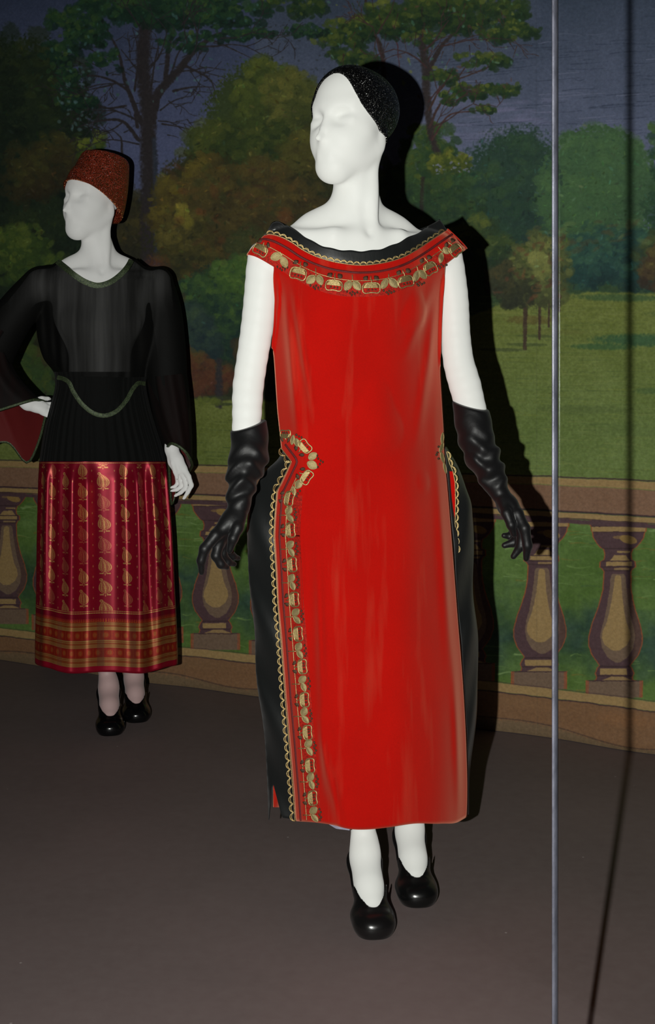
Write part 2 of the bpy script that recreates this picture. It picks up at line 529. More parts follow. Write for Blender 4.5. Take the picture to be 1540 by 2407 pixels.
    # small yellow-green tree at the trunk's foot
    foliage(1060, 385, 52, 42, 190, 9, [(40, 56, 30), (70, 80, 32), (108, 112, 44)], .7, clump=10)
    for i in range(22):
        dab(g.uniform(1020, 1110), g.uniform(375, 412), g.uniform(2, 6), g.uniform(1.5, 4), g.normal(0, .4), (112, 116, 140), .7, .6)
    foliage(1090, 470, 80, 80, 220, 16, [(28, 46, 36), (40, 62, 38), (62, 78, 38)], .55)
    foliage(1110, 570, 90, 60, 200, 16, [(28, 44, 32), (50, 66, 36), (88, 96, 42)], .5)
    stroke([(996, 420), (994, 500)], 10, 10, (42, 36, 34), .7, .1)

    # --- left dark wood
    for (x, y, rx, ry, n) in [(60, 330, 190, 260, 900), (-180, 300, 240, 330, 700), (-520, 330, 260, 330, 500), (60, 620, 220, 130, 500), (-220, 640, 260, 180, 400), (-560, 680, 260, 240, 400)]:
        dab(x, y, rx * .96, ry * .96, 0, (24, 36, 26), .95, .25)
        foliage(x, y, rx, ry, n, 24, [(18, 28, 22), (30, 42, 28), (46, 56, 30)], .6, clump=16)
    foliage(120, 420, 120, 120, 260, 18, [(40, 34, 24), (52, 48, 28), (70, 70, 34)], .4, clump=8)
    foliage(55, 640, 110, 140, 420, 18, [(30, 46, 26), (54, 72, 32), (84, 96, 40)], .6, clump=10)
    foliage(220, 345, 34, 50, 110, 10, [(40, 58, 26), (74, 86, 34), (104, 110, 44)], .6, clump=5)
    foliage(70, 880, 120, 120, 320, 18, [(34, 54, 40), (50, 70, 34), (82, 86, 34)], .6, clump=9)

    # --- left tall tree
    TL = (42, 38, 40)
    stroke([(358, 640), (354, 480), (352, 330), (350, 250), (340, 160), (345, 60), (340, -330)], 44, 22, TL, 1, .1)
    stroke([(372, 640), (370, 480), (366, 330)], 16, 12, (44, 50, 62), .7, .1)
    stroke([(356, 290), (375, 220), (415, 175), (470, 110), (520, 80), (580, 84)], 24, 5, TL, .95, .1)
    stroke([(392, 200), (402, 110), (420, 40), (430, -60)], 12, 6, TL, .9, .2)
    stroke([(430, 150), (500, 200), (505, 240)], 6, 2, TL, .8, .2)
    stroke([(335, 290), (300, 200), (280, 120), (250, 60)], 12, 4, TL, .9, .2)
    stroke([(330, 330), (290, 285), (240, 285), (190, 300)], 9, 2.5, TL, .85, .3)
    stroke([(328, 300), (310, 220), (270, 190), (200, 180), (150, 200)], 8, 2.5, TL, .85, .3)
    stroke([(300, 250), (250, 255), (195, 225), (160, 235)], 5, 2, TL, .8, .3)
    stroke([(355, 230), (370, 140), (380, 90)], 6, 2.5, TL, .85, .2)
    stroke([(384, 292), (430, 300), (466, 312)], 4, 1.6, TL, .8, .2)
    stroke([(410, 215), (450, 206), (500, 205)], 6, 2, TL, .8, .2)
    stroke([(450, 170), (480, 160), (530, 165)], 4, 1.6, TL, .8, .2)
    stroke([(290, 360), (285, 325), (255, 300)], 6, 2, TL, .7, .2)
    stroke([(320, 215), (330, 120), (318, 70)], 5, 2, TL, .8, .2)
    stroke([(500, 95), (560, 120), (620, 150)], 4, 1.6, TL, .75, .3)
    for i in range(90):
        x, y = g.uniform(140, 520), g.uniform(60, 320)
        a = g.uniform(-1.2, 1.2)
        stroke([(x, y), (x + 14 * math.cos(a), y + 9 * math.sin(a)), (x + 30 * math.cos(a) + g.normal(0, 5), y + 26 * math.sin(a))], 3, 1, (40, 38, 40), .6)
    PL = [(16, 32, 26), (24, 48, 36), (40, 66, 40), (62, 80, 40)]
    for (x, y, rx, ry, n, sz) in [(330, 20, 230, 70, 620, 14), (170, 90, 90, 70, 240, 12), (540, 20, 110, 50, 240, 12), (560, 78, 90, 22, 110, 9), (170, 180, 55, 60, 120, 9), (280, -130, 260, 110, 420, 18),
                                  (190, 240, 60, 26, 80, 8), (430, 100, 60, 26, 70, 9), (250, 150, 50, 30, 60, 9), (690, 75, 90, 16, 90, 8), (600, -110, 180, 90, 260, 16)]:
        foliage(x, y, rx, ry, n, sz, PL, .75, clump=9)
    for i in range(70):
        dab(g.uniform(120, 620), g.uniform(5, 250), g.uniform(3, 8), g.uniform(2, 5), g.normal(.9, .7), [(80, 118, 116), (62, 98, 100), (50, 86, 60)][g.integers(3)], .5, .7)
    for i in range(70):
        dab(g.uniform(620, 780), g.uniform(30, 190), g.uniform(2, 6), g.uniform(2, 4), 0, (44, 48, 52), .5, .7)
    for i in range(26):
        dab(g.uniform(140, 215), g.uniform(180, 310), g.uniform(4, 9), g.uniform(3, 5), g.normal(.6, .5), (88, 114, 120), .5, .6)

    def twig(x, y, a, L, w, col, depth):
        pts = [(x, y)]
        for k in range(3):
            a += g.normal(0, .22); x += math.cos(a) * L / 3; y += math.sin(a) * L / 3; pts.append((x, y))
        stroke(pts, w, max(w * .5, 1), col, .8, .12)
        if depth:
            for k in range(2):
                q = pts[g.integers(1, 4)]
                twig(q[0], q[1], a + g.choice([-1, 1]) * g.uniform(.35, .9), L * g.uniform(.5, .75), max(w * .55, 1), col, depth - 1)
    for (x, y, a, L, w) in [(345, 300, -2.3, 120, 6), (340, 260, -2.0, 130, 6), (345, 200, -2.4, 100, 5), (352, 160, -1.0, 100, 5), (400, 190, -1.2, 100, 6), (440, 145, -.5, 110, 5), (470, 110, -.2, 110, 5), (420, 170, .1, 90, 4), (380, 260, -.3, 80, 4),
                            (300, 200, -2.7, 90, 4), (290, 290, 2.8, 80, 4), (270, 200, 3.0, 90, 4), (345, 90, -2.2, 90, 5), (430, 60, -1.0, 80, 4), (520, 90, .2, 110, 4), (250, 260, 2.6, 70, 3), (330, 340, -2.9, 90, 4), (375, 285, .15, 90, 3.5)]:
        twig(x, y, a, L, w, (41, 38, 41), 3)
    for (x, y, a, L, w) in [(1005, 160, -2.2, 90, 5), (1010, 240, -.7, 100, 4), (1020, 300, -.5, 110, 4), (1000, 120, -.9, 90, 5), (905, 150, -2.0, 90, 5), (890, 80, -.8, 90, 4), (1040, 110, -.4, 100, 4), (1015, 330, -1.2, 90, 3)]:
        twig(x, y, a, L, w, (58, 42, 42), 3)
    # --- round olive tree and the undergrowth
    PO = [(38, 48, 28), (62, 74, 34), (92, 98, 42)]
    dab(610, 330, 140, 195, 0, (50, 62, 32), .95, .25)
    dab(700, 330, 90, 150, 0, (50, 60, 32), .9, .3)
    foliage(612, 235, 96, 96, 420, 17, PO, .55, clump=12)
    foliage(690, 270, 84, 110, 360, 17, [(40, 48, 28), (68, 74, 36), (100, 98, 46)], .55, clump=11)
    foliage(560, 370, 130, 130, 420, 20, [(28, 40, 26), (50, 62, 30), (74, 80, 36)], .55, clump=12)
    foliage(690, 420, 110, 110, 320, 20, [(44, 40, 26), (66, 64, 32), (84, 84, 38)], .5, clump=10)
    dab(640, 560, 300, 160, 0, (44, 46, 28), .92, .25)
    dab(480, 480, 130, 130, 0, (48, 48, 28), .9, .3)
    foliage(450, 470, 100, 120, 420, 17, [(44, 38, 26), (74, 66, 32), (98, 88, 36)], .6, clump=12)
    foliage(600, 500, 190, 120, 640, 19, [(42, 36, 26), (64, 58, 32), (84, 72, 36)], .55, clump=16)
    foliage(460, 590, 90, 90, 300, 15, [(38, 40, 26), (66, 62, 32), (92, 84, 40)], .55, clump=10)
    foliage(700, 620, 170, 110, 360, 19, [(34, 40, 28), (48, 56, 34), (72, 70, 36)], .5, clump=12)
    foliage(428, 520, 22, 40, 70, 10, [(84, 80, 34), (110, 102, 42), (120, 110, 48)], .5, clump=3)
    for i in range(70):
        dab(g.uniform(390, 720), g.uniform(390, 650), g.uniform(8, 22), g.uniform(5, 12), g.normal(0, .8), [(98, 58, 34), (92, 70, 36), (70, 48, 34), (46, 58, 34)][g.integers(4)], .35, .8)
    dab(672, 510, 24, 26, 0, (104, 62, 36), .55, .9); dab(372, 640, 40, 50, 0, (96, 54, 40), .6, .9)
    # blue-green conifer with its trunk
    dab(530, 740, 130, 130, 0, (34, 48, 40), .9, .4)
    foliage(520, 720, 110, 120, 560, 15, [(24, 42, 40), (40, 62, 42), (70, 94, 44)], .65, light=(.1, -.8), clump=12)
    foliage(560, 660, 70, 60, 220, 12, [(40, 62, 36), (66, 92, 42), (92, 112, 50)], .5, light=(.1, -.8))
    foliage(450, 790, 70, 80, 220, 14, [(30, 44, 48), (40, 56, 52), (58, 76, 54)], .55)
    foliage(470, 870, 90, 60, 260, 14, [(64, 40, 32), (84, 52, 36), (80, 68, 38)], .55)
    foliage(620, 860, 90, 70, 220, 15, [(34, 40, 34), (58, 46, 34), (62, 68, 38)], .6)
    foliage(350, 760, 90, 130, 260, 17, [(48, 40, 30), (70, 56, 34), (66, 76, 40)], .5)
    stroke([(516, 850), (516, 950)], 17, 20, (46, 44, 46), .95, .1)
    dab(500, 935, 60, 5, 0, (52, 62, 38), .7, .8); dab(530, 950, 36, 4, 0, (46, 54, 36), .7, .8)
    foliage(470, 945, 60, 10, 60, 8, [(74, 84, 36), (96, 104, 46)], .5)

    # --- leaf flecks and dry-brush touches over all the trees
    for i in range(9000):
        x, y = g.uniform(X0 + 10, X1 - 10), g.uniform(-320, 700 if i % 3 else 930)
        c = C[int(y - Y0), int(x - X0)].copy()
        if c[1] < c[2] + 2 or (y > 690 and x > 700): continue
        k = g.choice([g.uniform(.62, .9), g.uniform(1.12, 1.5)])
        tint = np.array([1 + g.normal(0, .12), 1, 1 + g.normal(0, .15)])
        L = g.uniform(2.5, 8)
        dab(x, y, L, L * g.uniform(.22, .5), g.normal(-.2, 1.0), np.clip(c * k * tint, 0, 255), .55, .6)
    # --- ground seen between the balusters
    yb = lambda z, x: CY + (CAMZ - z) * FPX / wall_Y(x)
    s = blk(X0, 1090, X1, 1700)
    zz = CAMZ - (yy[s] - CY) * wall_Y(xx[s]) / FPX
    m = np.clip((.70 - zz) / .004, 0, 1).astype(np.float32)
    q = np.clip(1 - np.abs(zz - .33 + (N1[s] - .5) * .22) / .15, 0, 1)[..., None]
    col = np.array([72, 96, 44]) * (1 - q) + np.array([40, 62, 48]) * q + ((N2[s] - .5) * 30)[..., None]
    C[s] += m[..., None] * (col - C[s])
    for i in range(760):
        x = g.uniform(X0, X1)
        z = g.choice([g.uniform(.46, .70), g.uniform(.15, .27)], p=[.75, .25])
        L = g.uniform(12, 60)
        y = yb(z, x)
        stroke([(x, y), (x + L / 2, y + g.normal(0, 2)), (x + L, y + g.normal(2, 2))], g.uniform(2, 5), 1.2, [(104, 128, 78), (92, 116, 62), (60, 84, 44), (92, 92, 40)][g.integers(4)], .4)
    # --- balustrade
    PU, MI, TA, BR, LN, OR = (68, 49, 52), (97, 79, 64), (131, 108, 70), (110, 83, 64), (54, 38, 40), (138, 66, 38)
    def band(z0, z1, col, rough=.0025, sag=.0):
        s = blk(X0, 1050, X1, Y1)
        Y = wall_Y(xx[s])
        z = CAMZ - (yy[s] - CY) * Y / FPX + sag * (1 - xx[s] / 1540)**2 + (N2[s] - .5) * rough * 2
        al = np.clip((z - min(z0, z1)) / .0016, 0, 1) * np.clip((max(z0, z1) - z) / .0016, 0, 1)
        over(s, al.astype(np.float32), col)
    # baluster shape: reference heights are those of the one at px 1450
    PR = np.array([(515, 197), (563, 197), (566, 190), (598, 190), (602, 182), (640, 175), (680, 150), (715, 118), (722, 100), (760, 88), (798, 95), (810, 120), (850, 122), (858, 106), (880, 92), (910, 92),
                   (1000, 95), (1080, 110), (1150, 130), (1250, 165), (1340, 186), (1400, 185), (1470, 160), (1530, 115), (1546, 104), (1562, 118), (1600, 134), (1626, 122), (1648, 130), (1651, 196), (1900, 196)], float)
    HI = np.array([(898, 0), (915, 22), (1000, 29), (1080, 38), (1160, 52), (1240, 70), (1300, 96), (1350, 102), (1400, 78), (1436, 30), (1440, 0)], float)
    MD = np.array([(898, 40), (915, 52), (1000, 60), (1100, 74), (1200, 92), (1280, 114), (1340, 124), (1420, 112), (1490, 70), (1520, 20), (1524, 0)], float)
    def baluster(px):
        k = float(wall_Y(1450) / wall_Y(px))
        lean = 12 * max(0, (px - 900) / 550)
        cy = lambda c: CY + (1050 + c / 3.008 - CY) * k
        s = blk(px - 72, cy(505), px + 72, cy(1785))
        c = ((yy[s] - CY) / k + CY - 1050) * 3.008 + (N2[s] - .5) * 6
        dx = (xx[s] - (px + lean * (.5 - (c - 515) / 1260))) / k * 3.008 + (N3[s] - .5) * 5
        hw = np.interp(c, PR[:, 0], PR[:, 1]); inside = (c > 515) & (c < 1772 + max(0, 1450 - px) * .04)
        a = np.clip((hw - np.abs(dx)) / 3 + .5, 0, 1) * inside
        o = np.clip((hw + 8 - np.abs(dx)) / 3 + .5, 0, 1) * inside
        over(s, o.astype(np.float32) * .85, OR)
        over(s, a.astype(np.float32), PU)
        def part(cond, col, al=1.):
            over(s, (a * cond * al).astype(np.float32), col)
        part((c > 566) & (c < 600), TA); part(((c > 560) & (c < 566)) | ((c > 600) & (c < 606)) | ((c > 512) & (c < 520)), LN)
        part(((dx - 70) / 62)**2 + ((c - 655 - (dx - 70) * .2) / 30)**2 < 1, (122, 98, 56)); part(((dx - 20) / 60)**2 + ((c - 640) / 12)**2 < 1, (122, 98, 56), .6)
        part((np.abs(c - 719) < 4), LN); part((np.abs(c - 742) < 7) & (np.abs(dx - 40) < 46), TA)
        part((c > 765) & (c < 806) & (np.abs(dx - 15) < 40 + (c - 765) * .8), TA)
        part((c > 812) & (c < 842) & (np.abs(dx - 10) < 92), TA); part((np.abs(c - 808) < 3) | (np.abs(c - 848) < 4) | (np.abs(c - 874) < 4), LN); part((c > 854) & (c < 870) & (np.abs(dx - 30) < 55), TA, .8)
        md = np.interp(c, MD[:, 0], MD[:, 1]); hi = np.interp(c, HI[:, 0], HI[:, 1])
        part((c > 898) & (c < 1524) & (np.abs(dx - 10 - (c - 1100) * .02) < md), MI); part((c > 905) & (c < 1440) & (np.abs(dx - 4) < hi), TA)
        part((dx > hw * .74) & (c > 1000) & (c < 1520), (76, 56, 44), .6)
        part((c > 1566) & (c < 1610) & (np.abs(dx + 8) < 96), TA); part((np.abs(c - 1552) < 6) | (np.abs(c - 1618) < 4), LN)
        part((c > 1622) & (c < 1650) & (np.abs(dx - 20) < 40 + (c - 1622) * 2.6), TA, .9)
        part(c > 1651, MI); part((c > 1651) & (c < 1657), LN); part((np.abs(dx) > 180) & (c > 1651), OR, .5)
    dX = .2115
    b0 = .8747
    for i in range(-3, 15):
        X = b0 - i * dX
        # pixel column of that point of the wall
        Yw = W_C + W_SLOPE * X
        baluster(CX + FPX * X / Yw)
    # rail and base
    sg = .034
    band(.816, .811, LN, sag=sg); band(.811, .787, TA, sag=sg); band(.787, .708, BR, sag=sg); band(.712, .706, LN, sag=sg)
    band(.706, .686, TA, sag=sg); band(.686, .672, PU, sag=sg); band(.690, .686, LN, sag=sg)
    s = blk(X0, 1100, X1, 1240); C[s] += ((N2[s] - .5) * 9)[..., None]
    band(.157, .128, TA, sag=.03); band(.160, .157, LN, sag=.03); band(.128, -.2, (104, 76, 52), sag=.03); band(.129, .124, LN, .004, sag=.03)
    # lower folds of the canvas: a paler strip along the floor
    for x in range(X0, X1, 3):
        y = yb(.0, x)
        up = 26 + 20 * math.sin(x * .011 + 1.1) * (.6 + .4 * math.sin(x * .0047)) if x > 900 else 22 + 7 * math.sin(x * .02)
        dab(x, y + 12, 4, up + 12, 0, (92, 76, 56), .75, .12)
        dab(x, y - up, 3, 1.8, 0, (62, 46, 38), .6, .5)
    dab(1470, 1690, 90, 22, .12, (118, 82, 52), .5, .9); dab(1250, 1655, 110, 16, .1, (112, 84, 56), .4, .9); dab(470, 1560, 100, 18, .1, (104, 80, 54), .4, .9)
    # seams of the canvas strips and brush grain
    for x in (435, 632, 1262):
        stroke([(x, -330), (x + 1, 1800)], 1.4, 1.4, (40, 42, 42), .12)
    C += ((N3 - .5) * 9)[..., None] + ((np.abs(((yy * .5) % 1) - .5) - .25) * 6)[..., None]
    return np.clip(C, 0, 255), (X0, Y0)

def mural_texture(scale=640, u0=-2.6, u1=1.75, z1=3.0, gain=1 / .55):
    """resample the painting onto the flat wall: u runs along the wall in metres from X = 0, z up from the floor"""
    C, (X0, Y0) = paint_mural()
    w, h = int((u1 - u0) * scale), int(z1 * scale)
    u = u0 + (np.arange(w) + .5) / scale
    X = u / W_LEN; Y = W_C + W_SLOPE * X
    z = (np.arange(h) + .5) / scale
    px = CX + FPX * X / Y
    py = CY - (z[:, None] - CAMZ) * FPX / Y[None]
    fx = np.clip(np.broadcast_to(px[None], py.shape) - X0, 0, C.shape[1] - 2); fy = np.clip(py - Y0, 0, C.shape[0] - 2)
    i, j = fy.astype(int), fx.astype(int); a = (fy - i)[..., None]; b = (fx - j)[..., None]
    T = (C[i, j] * (1 - b) + C[i, j + 1] * b) * (1 - a) + (C[i + 1, j] * (1 - b) + C[i + 1, j + 1] * b) * a
    T = T / 255.0
    lin = np.where(T <= .04045, T / 12.92, ((T + .055) / 1.055)**2.4) * gain
    lin = np.clip(lin, 0, .9)
    return np.where(lin <= .0031308, lin * 12.92, 1.055 * lin**(1 / 2.4) - .055).astype(np.float32)
# ------------------------------------------------------------------ the setting
def wall_point(u, z, off=0.0):
    """u metres along the wall, off metres out towards the room"""
    n = np.array([W_SLOPE, -1, 0]) / W_LEN
    return np.array([u / W_LEN, W_C + W_SLOPE * u / W_LEN, z]) + n * off

def box_mesh(corners_bottom, z0, z1):
    b = np.asarray(corners_bottom, float)
    v = np.r_[np.c_[b, np.full(4, z0)], np.c_[b, np.full(4, z1)]]
    return v, [[0, 1, 2, 3][::-1], [4, 5, 6, 7], [0, 1, 5, 4], [1, 2, 6, 5], [2, 3, 7, 6], [3, 0, 4, 7]]

# floor: worn grey-brown painted boards without visible joints, scuffed and dusty
m = Nodes('floor_paint')
co = m.coords('Object')
big = m.noise(co, 1.3, 5, .6).outputs[0]
fine = m.noise(co, 34, 4, .65).outputs[0]
sc = m.noise(m.coords('Object', (2.2, 9, 1)), 2.4, 6, .7).outputs[0]
base = m.ramp(big, [(.3, srgb(106, 94, 92)), (.7, srgb(119, 104, 102))])
base = m.mix(m.ramp(sc, [(.62, (0, 0, 0)), (.78, (.5, .5, .5))]), base, srgb(97, 83, 81))
base = m.mix(m.ramp(fine, [(.3, (0, 0, 0)), (.8, (.22, .22, .22))]), base, srgb(140, 130, 128))
vo = m.n('TexVoronoi', ins={'Vector': co, 'Scale': 9.0})
lint = m.ramp(vo.outputs['Distance'], [(.012, (.55, .55, .55)), (.03, (0, 0, 0))])
base = m.mix(lint, base, srgb(190, 184, 180))
m.set(Base_Color=base, Roughness=.62); m.b.inputs['Specular IOR Level'].default_value = .3
m.bump(fine, .12, .002)
M_FLOOR = m.m
v, f = box_mesh([(-4.6, 1.15), (3.6, 1.15), (3.6, 7.4), (-4.6, 7.4)], -.12, 0)
tag(mesh('floor', v, f, M_FLOOR, smooth_shade=False), 'worn dark grey-brown display floor under both mannequins', kind='structure')

# wall behind the canvas
m = Nodes('wall_paint'); m.set(Base_Color=srgb(70, 68, 66), Roughness=.8)
n_ = [wall_point(-3.1, 0, -.03)[:2], wall_point(2.3, 0, -.03)[:2], wall_point(2.3, 0, -.15)[:2], wall_point(-3.1, 0, -.15)[:2]]
v, f = box_mesh(n_, 0, 3.3)
tag(mesh('wall_back', v, f, m.m, smooth_shade=False), 'plain dark wall behind the painted canvas', kind='structure')

# the painted canvas: hangs a little uneven, edge resting on the floor
U0, U1, ZT = -2.6, 1.75, 3.0
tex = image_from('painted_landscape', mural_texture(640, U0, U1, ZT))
m = Nodes('canvas_paint')
t = m.n('TexImage'); t.image = tex; t.interpolation = 'Cubic'; t.extension = 'EXTEND'
co = m.coords('UV')
m.link(co, t.inputs[0])
weave = m.n('TexWave', ins={'Vector': m.coords('UV', (1, .6, 1)), 'Scale': 420.0, 'Distortion': 2.5, 'Detail': 2}).outputs[0]
gr = m.noise(m.coords('UV', (3.7, 3.0, 1)), 110, 5, .7).outputs[0]
colr = m.mix(m.ramp(gr, [(.35, (.25, .25, .25)), (.65, (0, 0, 0))]), t.outputs[0], (0.02, 0.02, 0.02))
m.set(Base_Color=colr, Roughness=.75); m.b.inputs['Specular IOR Level'].default_value = .25
m.bump(weave, .1, .001)
nu, nz = 120, 60
uu, zz = np.meshgrid(np.linspace(U0, U1, nu), np.linspace(0.002, ZT, nz))
off = .006 + .003 * np.sin(uu * 5.1 + .6 * np.sin(zz * 2)) + .009 * np.exp(-zz / .10) * (np.sin(uu * 6.5 + .4) + .6 * np.sin(uu * 14.2))
off = np.maximum(off, -.006)
nrm = np.array([W_SLOPE, -1, 0]) / W_LEN
front = np.stack([uu / W_LEN, W_C + W_SLOPE * uu / W_LEN, zz], -1) + nrm * off[..., None]
back = front - nrm * .004
V = np.r_[front.reshape(-1, 3), back.reshape(-1, 3)]
ff = grid_faces(nz, nu); F = [q[::-1] for q in ff.tolist()] + (ff + nu * nz).tolist()
rim = list(range(nu)) + [i * nu + nu - 1 for i in range(1, nz)] + [(nz - 1) * nu + j for j in range(nu - 2, -1, -1)] + [i * nu for i in range(nz - 2, 0, -1)]
for a, b in zip(rim, rim[1:] + rim[:1]):
    F.append([a, b, b + nu * nz, a + nu * nz])
uv = np.stack([(uu - U0) / (U1 - U0), zz / ZT], -1).reshape(-1, 2)
tag(mesh('painted_backdrop', V, F, m.m, uv=np.r_[uv, uv]), 'large painted canvas of parkland trees, lawn and a stone balustrade standing behind both mannequins', 'backdrop', kind='thing')

# the case's glass front: two tall panes that meet at an upright joint
JP = P(1305, 826, 1.68)
gd = np.array([1, W_SLOPE, 0]) / W_LEN; gn = np.array([W_SLOPE, -1, 0]) / W_LEN
m = Nodes('case_glass')
tr = m.n('BsdfTransparent', ins={0: (.985, .99, .985, 1)})
gl = m.n('BsdfGlossy', ins={'Color': (.9, .95, 1, 1), 'Roughness': .02})
ge = m.n('NewGeometry')
ior = m.n('MapRange', ins={0: ge.outputs['Backfacing'], 3: 1.45, 4: 1 / 1.45})      # the node inverts it again on inner faces
fr = m.n('Fresnel', ins={'IOR': ior.outputs[0]})
mx = m.n('MixShader', ins={0: fr.outputs[0], 1: tr.outputs[0], 2: gl.outputs[0]})
m.link(mx.outputs[0], m.out.inputs[0])
M_GLASS = m.m
def pane(name, s0, s1, label):
    a, b = JP + gd * s0, JP + gd * s1
    q = [(a + gn * .004)[:2], (b + gn * .004)[:2], (b - gn * .004)[:2], (a - gn * .004)[:2]]
    v, f = box_mesh(q, .0, 2.75)
    return tag(mesh(name, v, f, M_GLASS, smooth_shade=False), label, kind='structure')
pane('window_1', -2.9, -.004, 'clear glass pane of the case, in front of both mannequins')
pane('window_2', .004, .9, 'clear glass pane of the case, beyond the grey joint')
m = Nodes('joint_metal')
co = m.coords('Object', (1, 1, .6))
m.set(Base_Color=m.ramp(m.noise(co, 26, 6, .7).outputs[0], [(.3, srgb(64, 66, 75)), (.7, srgb(116, 118, 130))]), Metallic=.5, Roughness=.45)
m.bump(m.noise(co, 90, 4, .6).outputs[0], .35, .002)
a = JP
vs = []
for z in np.linspace(0, 2.75, 12):
    for k in range(10):
        an = 2 * math.pi * k / 10
        p = a + gd * .0030 * math.cos(an) + gn * (.0105 * math.sin(an)); vs.append((p[0], p[1], z))
F = grid_faces(12, 10, True).tolist(); F.append(list(range(10))[::-1]); F.append([110 + i for i in range(10)])
tag(mesh('trim_1', vs, F, m.m), 'thin upright silver-grey joint between the two glass panes', kind='structure')
# ------------------------------------------------------------------ mannequin bodies
def frame_yaw(a):
    """a turn towards the picture's right; rows: wearer's left, forward, up"""
    return np.array([[math.cos(a), math.sin(a), 0], [math.sin(a), -math.cos(a), 0], [0, 0, 1.0]])

def head_frame():
    a = math.radians(-38)                                  # turned over the wearer's right shoulder
    R = frame_yaw(a)
    t = math.radians(3)
    U = unit(R[2] * math.cos(t) - R[1] * math.sin(t) * .0 + R[0] * .015)
    return np.array([R[0], R[1], U])

HEAD_R = head_frame()

def head(S, c, lift=0.0):
    """head around c (eye height); f forward, s to the wearer's left, u up"""
    R = HEAD_R
    g = lambda f, s, u: c + R[1] * f + R[0] * s + R[2] * u
    E = lambda f, s, u, rf, rs, ru, k=.02, op='add', tilt=0.0: S.ell(g(f, s, u), (rs, rf, ru), R if not tilt else tiltR(R, tilt), k, op)
    def tiltR(R, t):
        return np.array([R[0], R[1] * math.cos(t) + R[2] * math.sin(t), R[2] * math.cos(t) - R[1] * math.sin(t)])
    E(-.026, 0, .032, .101, .077, .083, .01)                     # skull
    E(.016, 0, .028, .061, .067, .080, .03)                      # forehead
    E(.022, 0, -.034, .070, .0675, .086, .03)                     # cheeks
    S.rc(g(.050, 0, -.055), g(.064, 0, -.104), .036, .022, .05) # muzzle to chin
    E(.066, 0, -.114, .021, .022, .0205, .03)                   # chin
    for s in (-1, 1):
        S.rc(g(-.014, s * .046, -.066), g(.060, s * .012, -.109), .022, .0175, .03)    # jaw, low and nearly level
        S.rc(g(.034, s * .045, -.030), g(.048, s * .034, -.056), .022, .020, .03)      # cheekbone
        S.ell(g(-.024, s * .062, -.044), (.009, .013, .022), R, .012)                   # ear lobe below the cap
    for s in (-1, 1):
        E(.098, s * .0365, -.003, .033, .026, .021, .014, 'sub')      # shallow eye hollows
        E(.0635, s * .036, -.011, .0130, .021, .0115, .010)         # closed lids
        S.rc(g(.070, s * .010, .022), g(.057, s * .046, .027), .005, .004, .024)   # brow
    S.chain([g(.069, 0, .026), g(.077, 0, .004), g(.098, 0, -.030), g(.1150, 0, -.052)], [.0060, .0054, .0058, .0064], .006)  # nose
    for s in (-1, 1):
        S.rc(g(.090, s * .008, -.053), g(.099, s * .004, -.053), .0050, .0050, .012)
    E(.088, 0, -.064, .010, .009, .007, .016)
    S.rc(g(.0880, -.011, -.080), g(.0880, .011, -.080), .0040, .0040, .016)          # hint of a mouth
    S.rc(g(.0860, -.010, -.090), g(.0860, .010, -.090), .0045, .0045, .016)
    return g

def torso(S, O, R, hc):
    """O: point on the floor under the spine; R: body frame; hc: head centre"""
    b = lambda s, f, z: np.array([O[0], O[1], 0]) + R[0] * s + R[1] * f + np.array([0, 0, z])
    hb = hc + HEAD_R[1] * -.010 + HEAD_R[2] * -.060
    # neck, its tendons, and the slope to the shoulders
    S.chain([hb, hb * .45 + b(0, .0, 1.475) * .55, b(0, -.004, 1.440)], [.0395, .0405, .056], .03)
    for s in (-1, 1):
        S.chain([b(s * .028, -.020, 1.50), b(s * .085, -.026, 1.468), b(s * .165, -.012, 1.428)], [.030, .030, .032], .05)
        S.rc(b(s * .016, .058, 1.446), hc + HEAD_R[0] * s * .036 + HEAD_R[1] * -.03 + HEAD_R[2] * -.06, .0080, .010, .020)   # tendon
        S.chain([b(s * .016, .061, 1.443), b(s * .075, .058, 1.449), b(s * .155, .016, 1.448)], [.0075, .0065, .008], .030)   # collar bone
        S.ell(b(s * .188, 0, 1.408), (.042, .046, .046), R, .04)
        S.ell(b(s * .070, .060, 1.29), (.055, .036, .060), R, .06)
    S.ell(b(0, .072, 1.452), (.012, .016, .016), R, .016, 'sub')               # notch of the throat
    S.ell(b(0, .005, 1.33), (.150, .082, .135), R, .03)                        # rib cage
    S.ell(b(0, .020, 1.40), (.160, .056, .060), R, .04)
    S.rc(b(0, 0, 1.24), b(0, .005, 1.06), .098, .100, .05)
    S.ell(b(0, -.005, .96), (.155, .100, .13), R, .05)
    return b

def leg(S, hip, knee, ankle, k=.03):
    S.chain([hip, knee], [.080, .052], k)
    mid = np.asarray(knee) * .62 + np.asarray(ankle) * .38 + np.array([0, .012, 0])
    S.chain([knee, mid, ankle], [.046, .044, .0238], k)

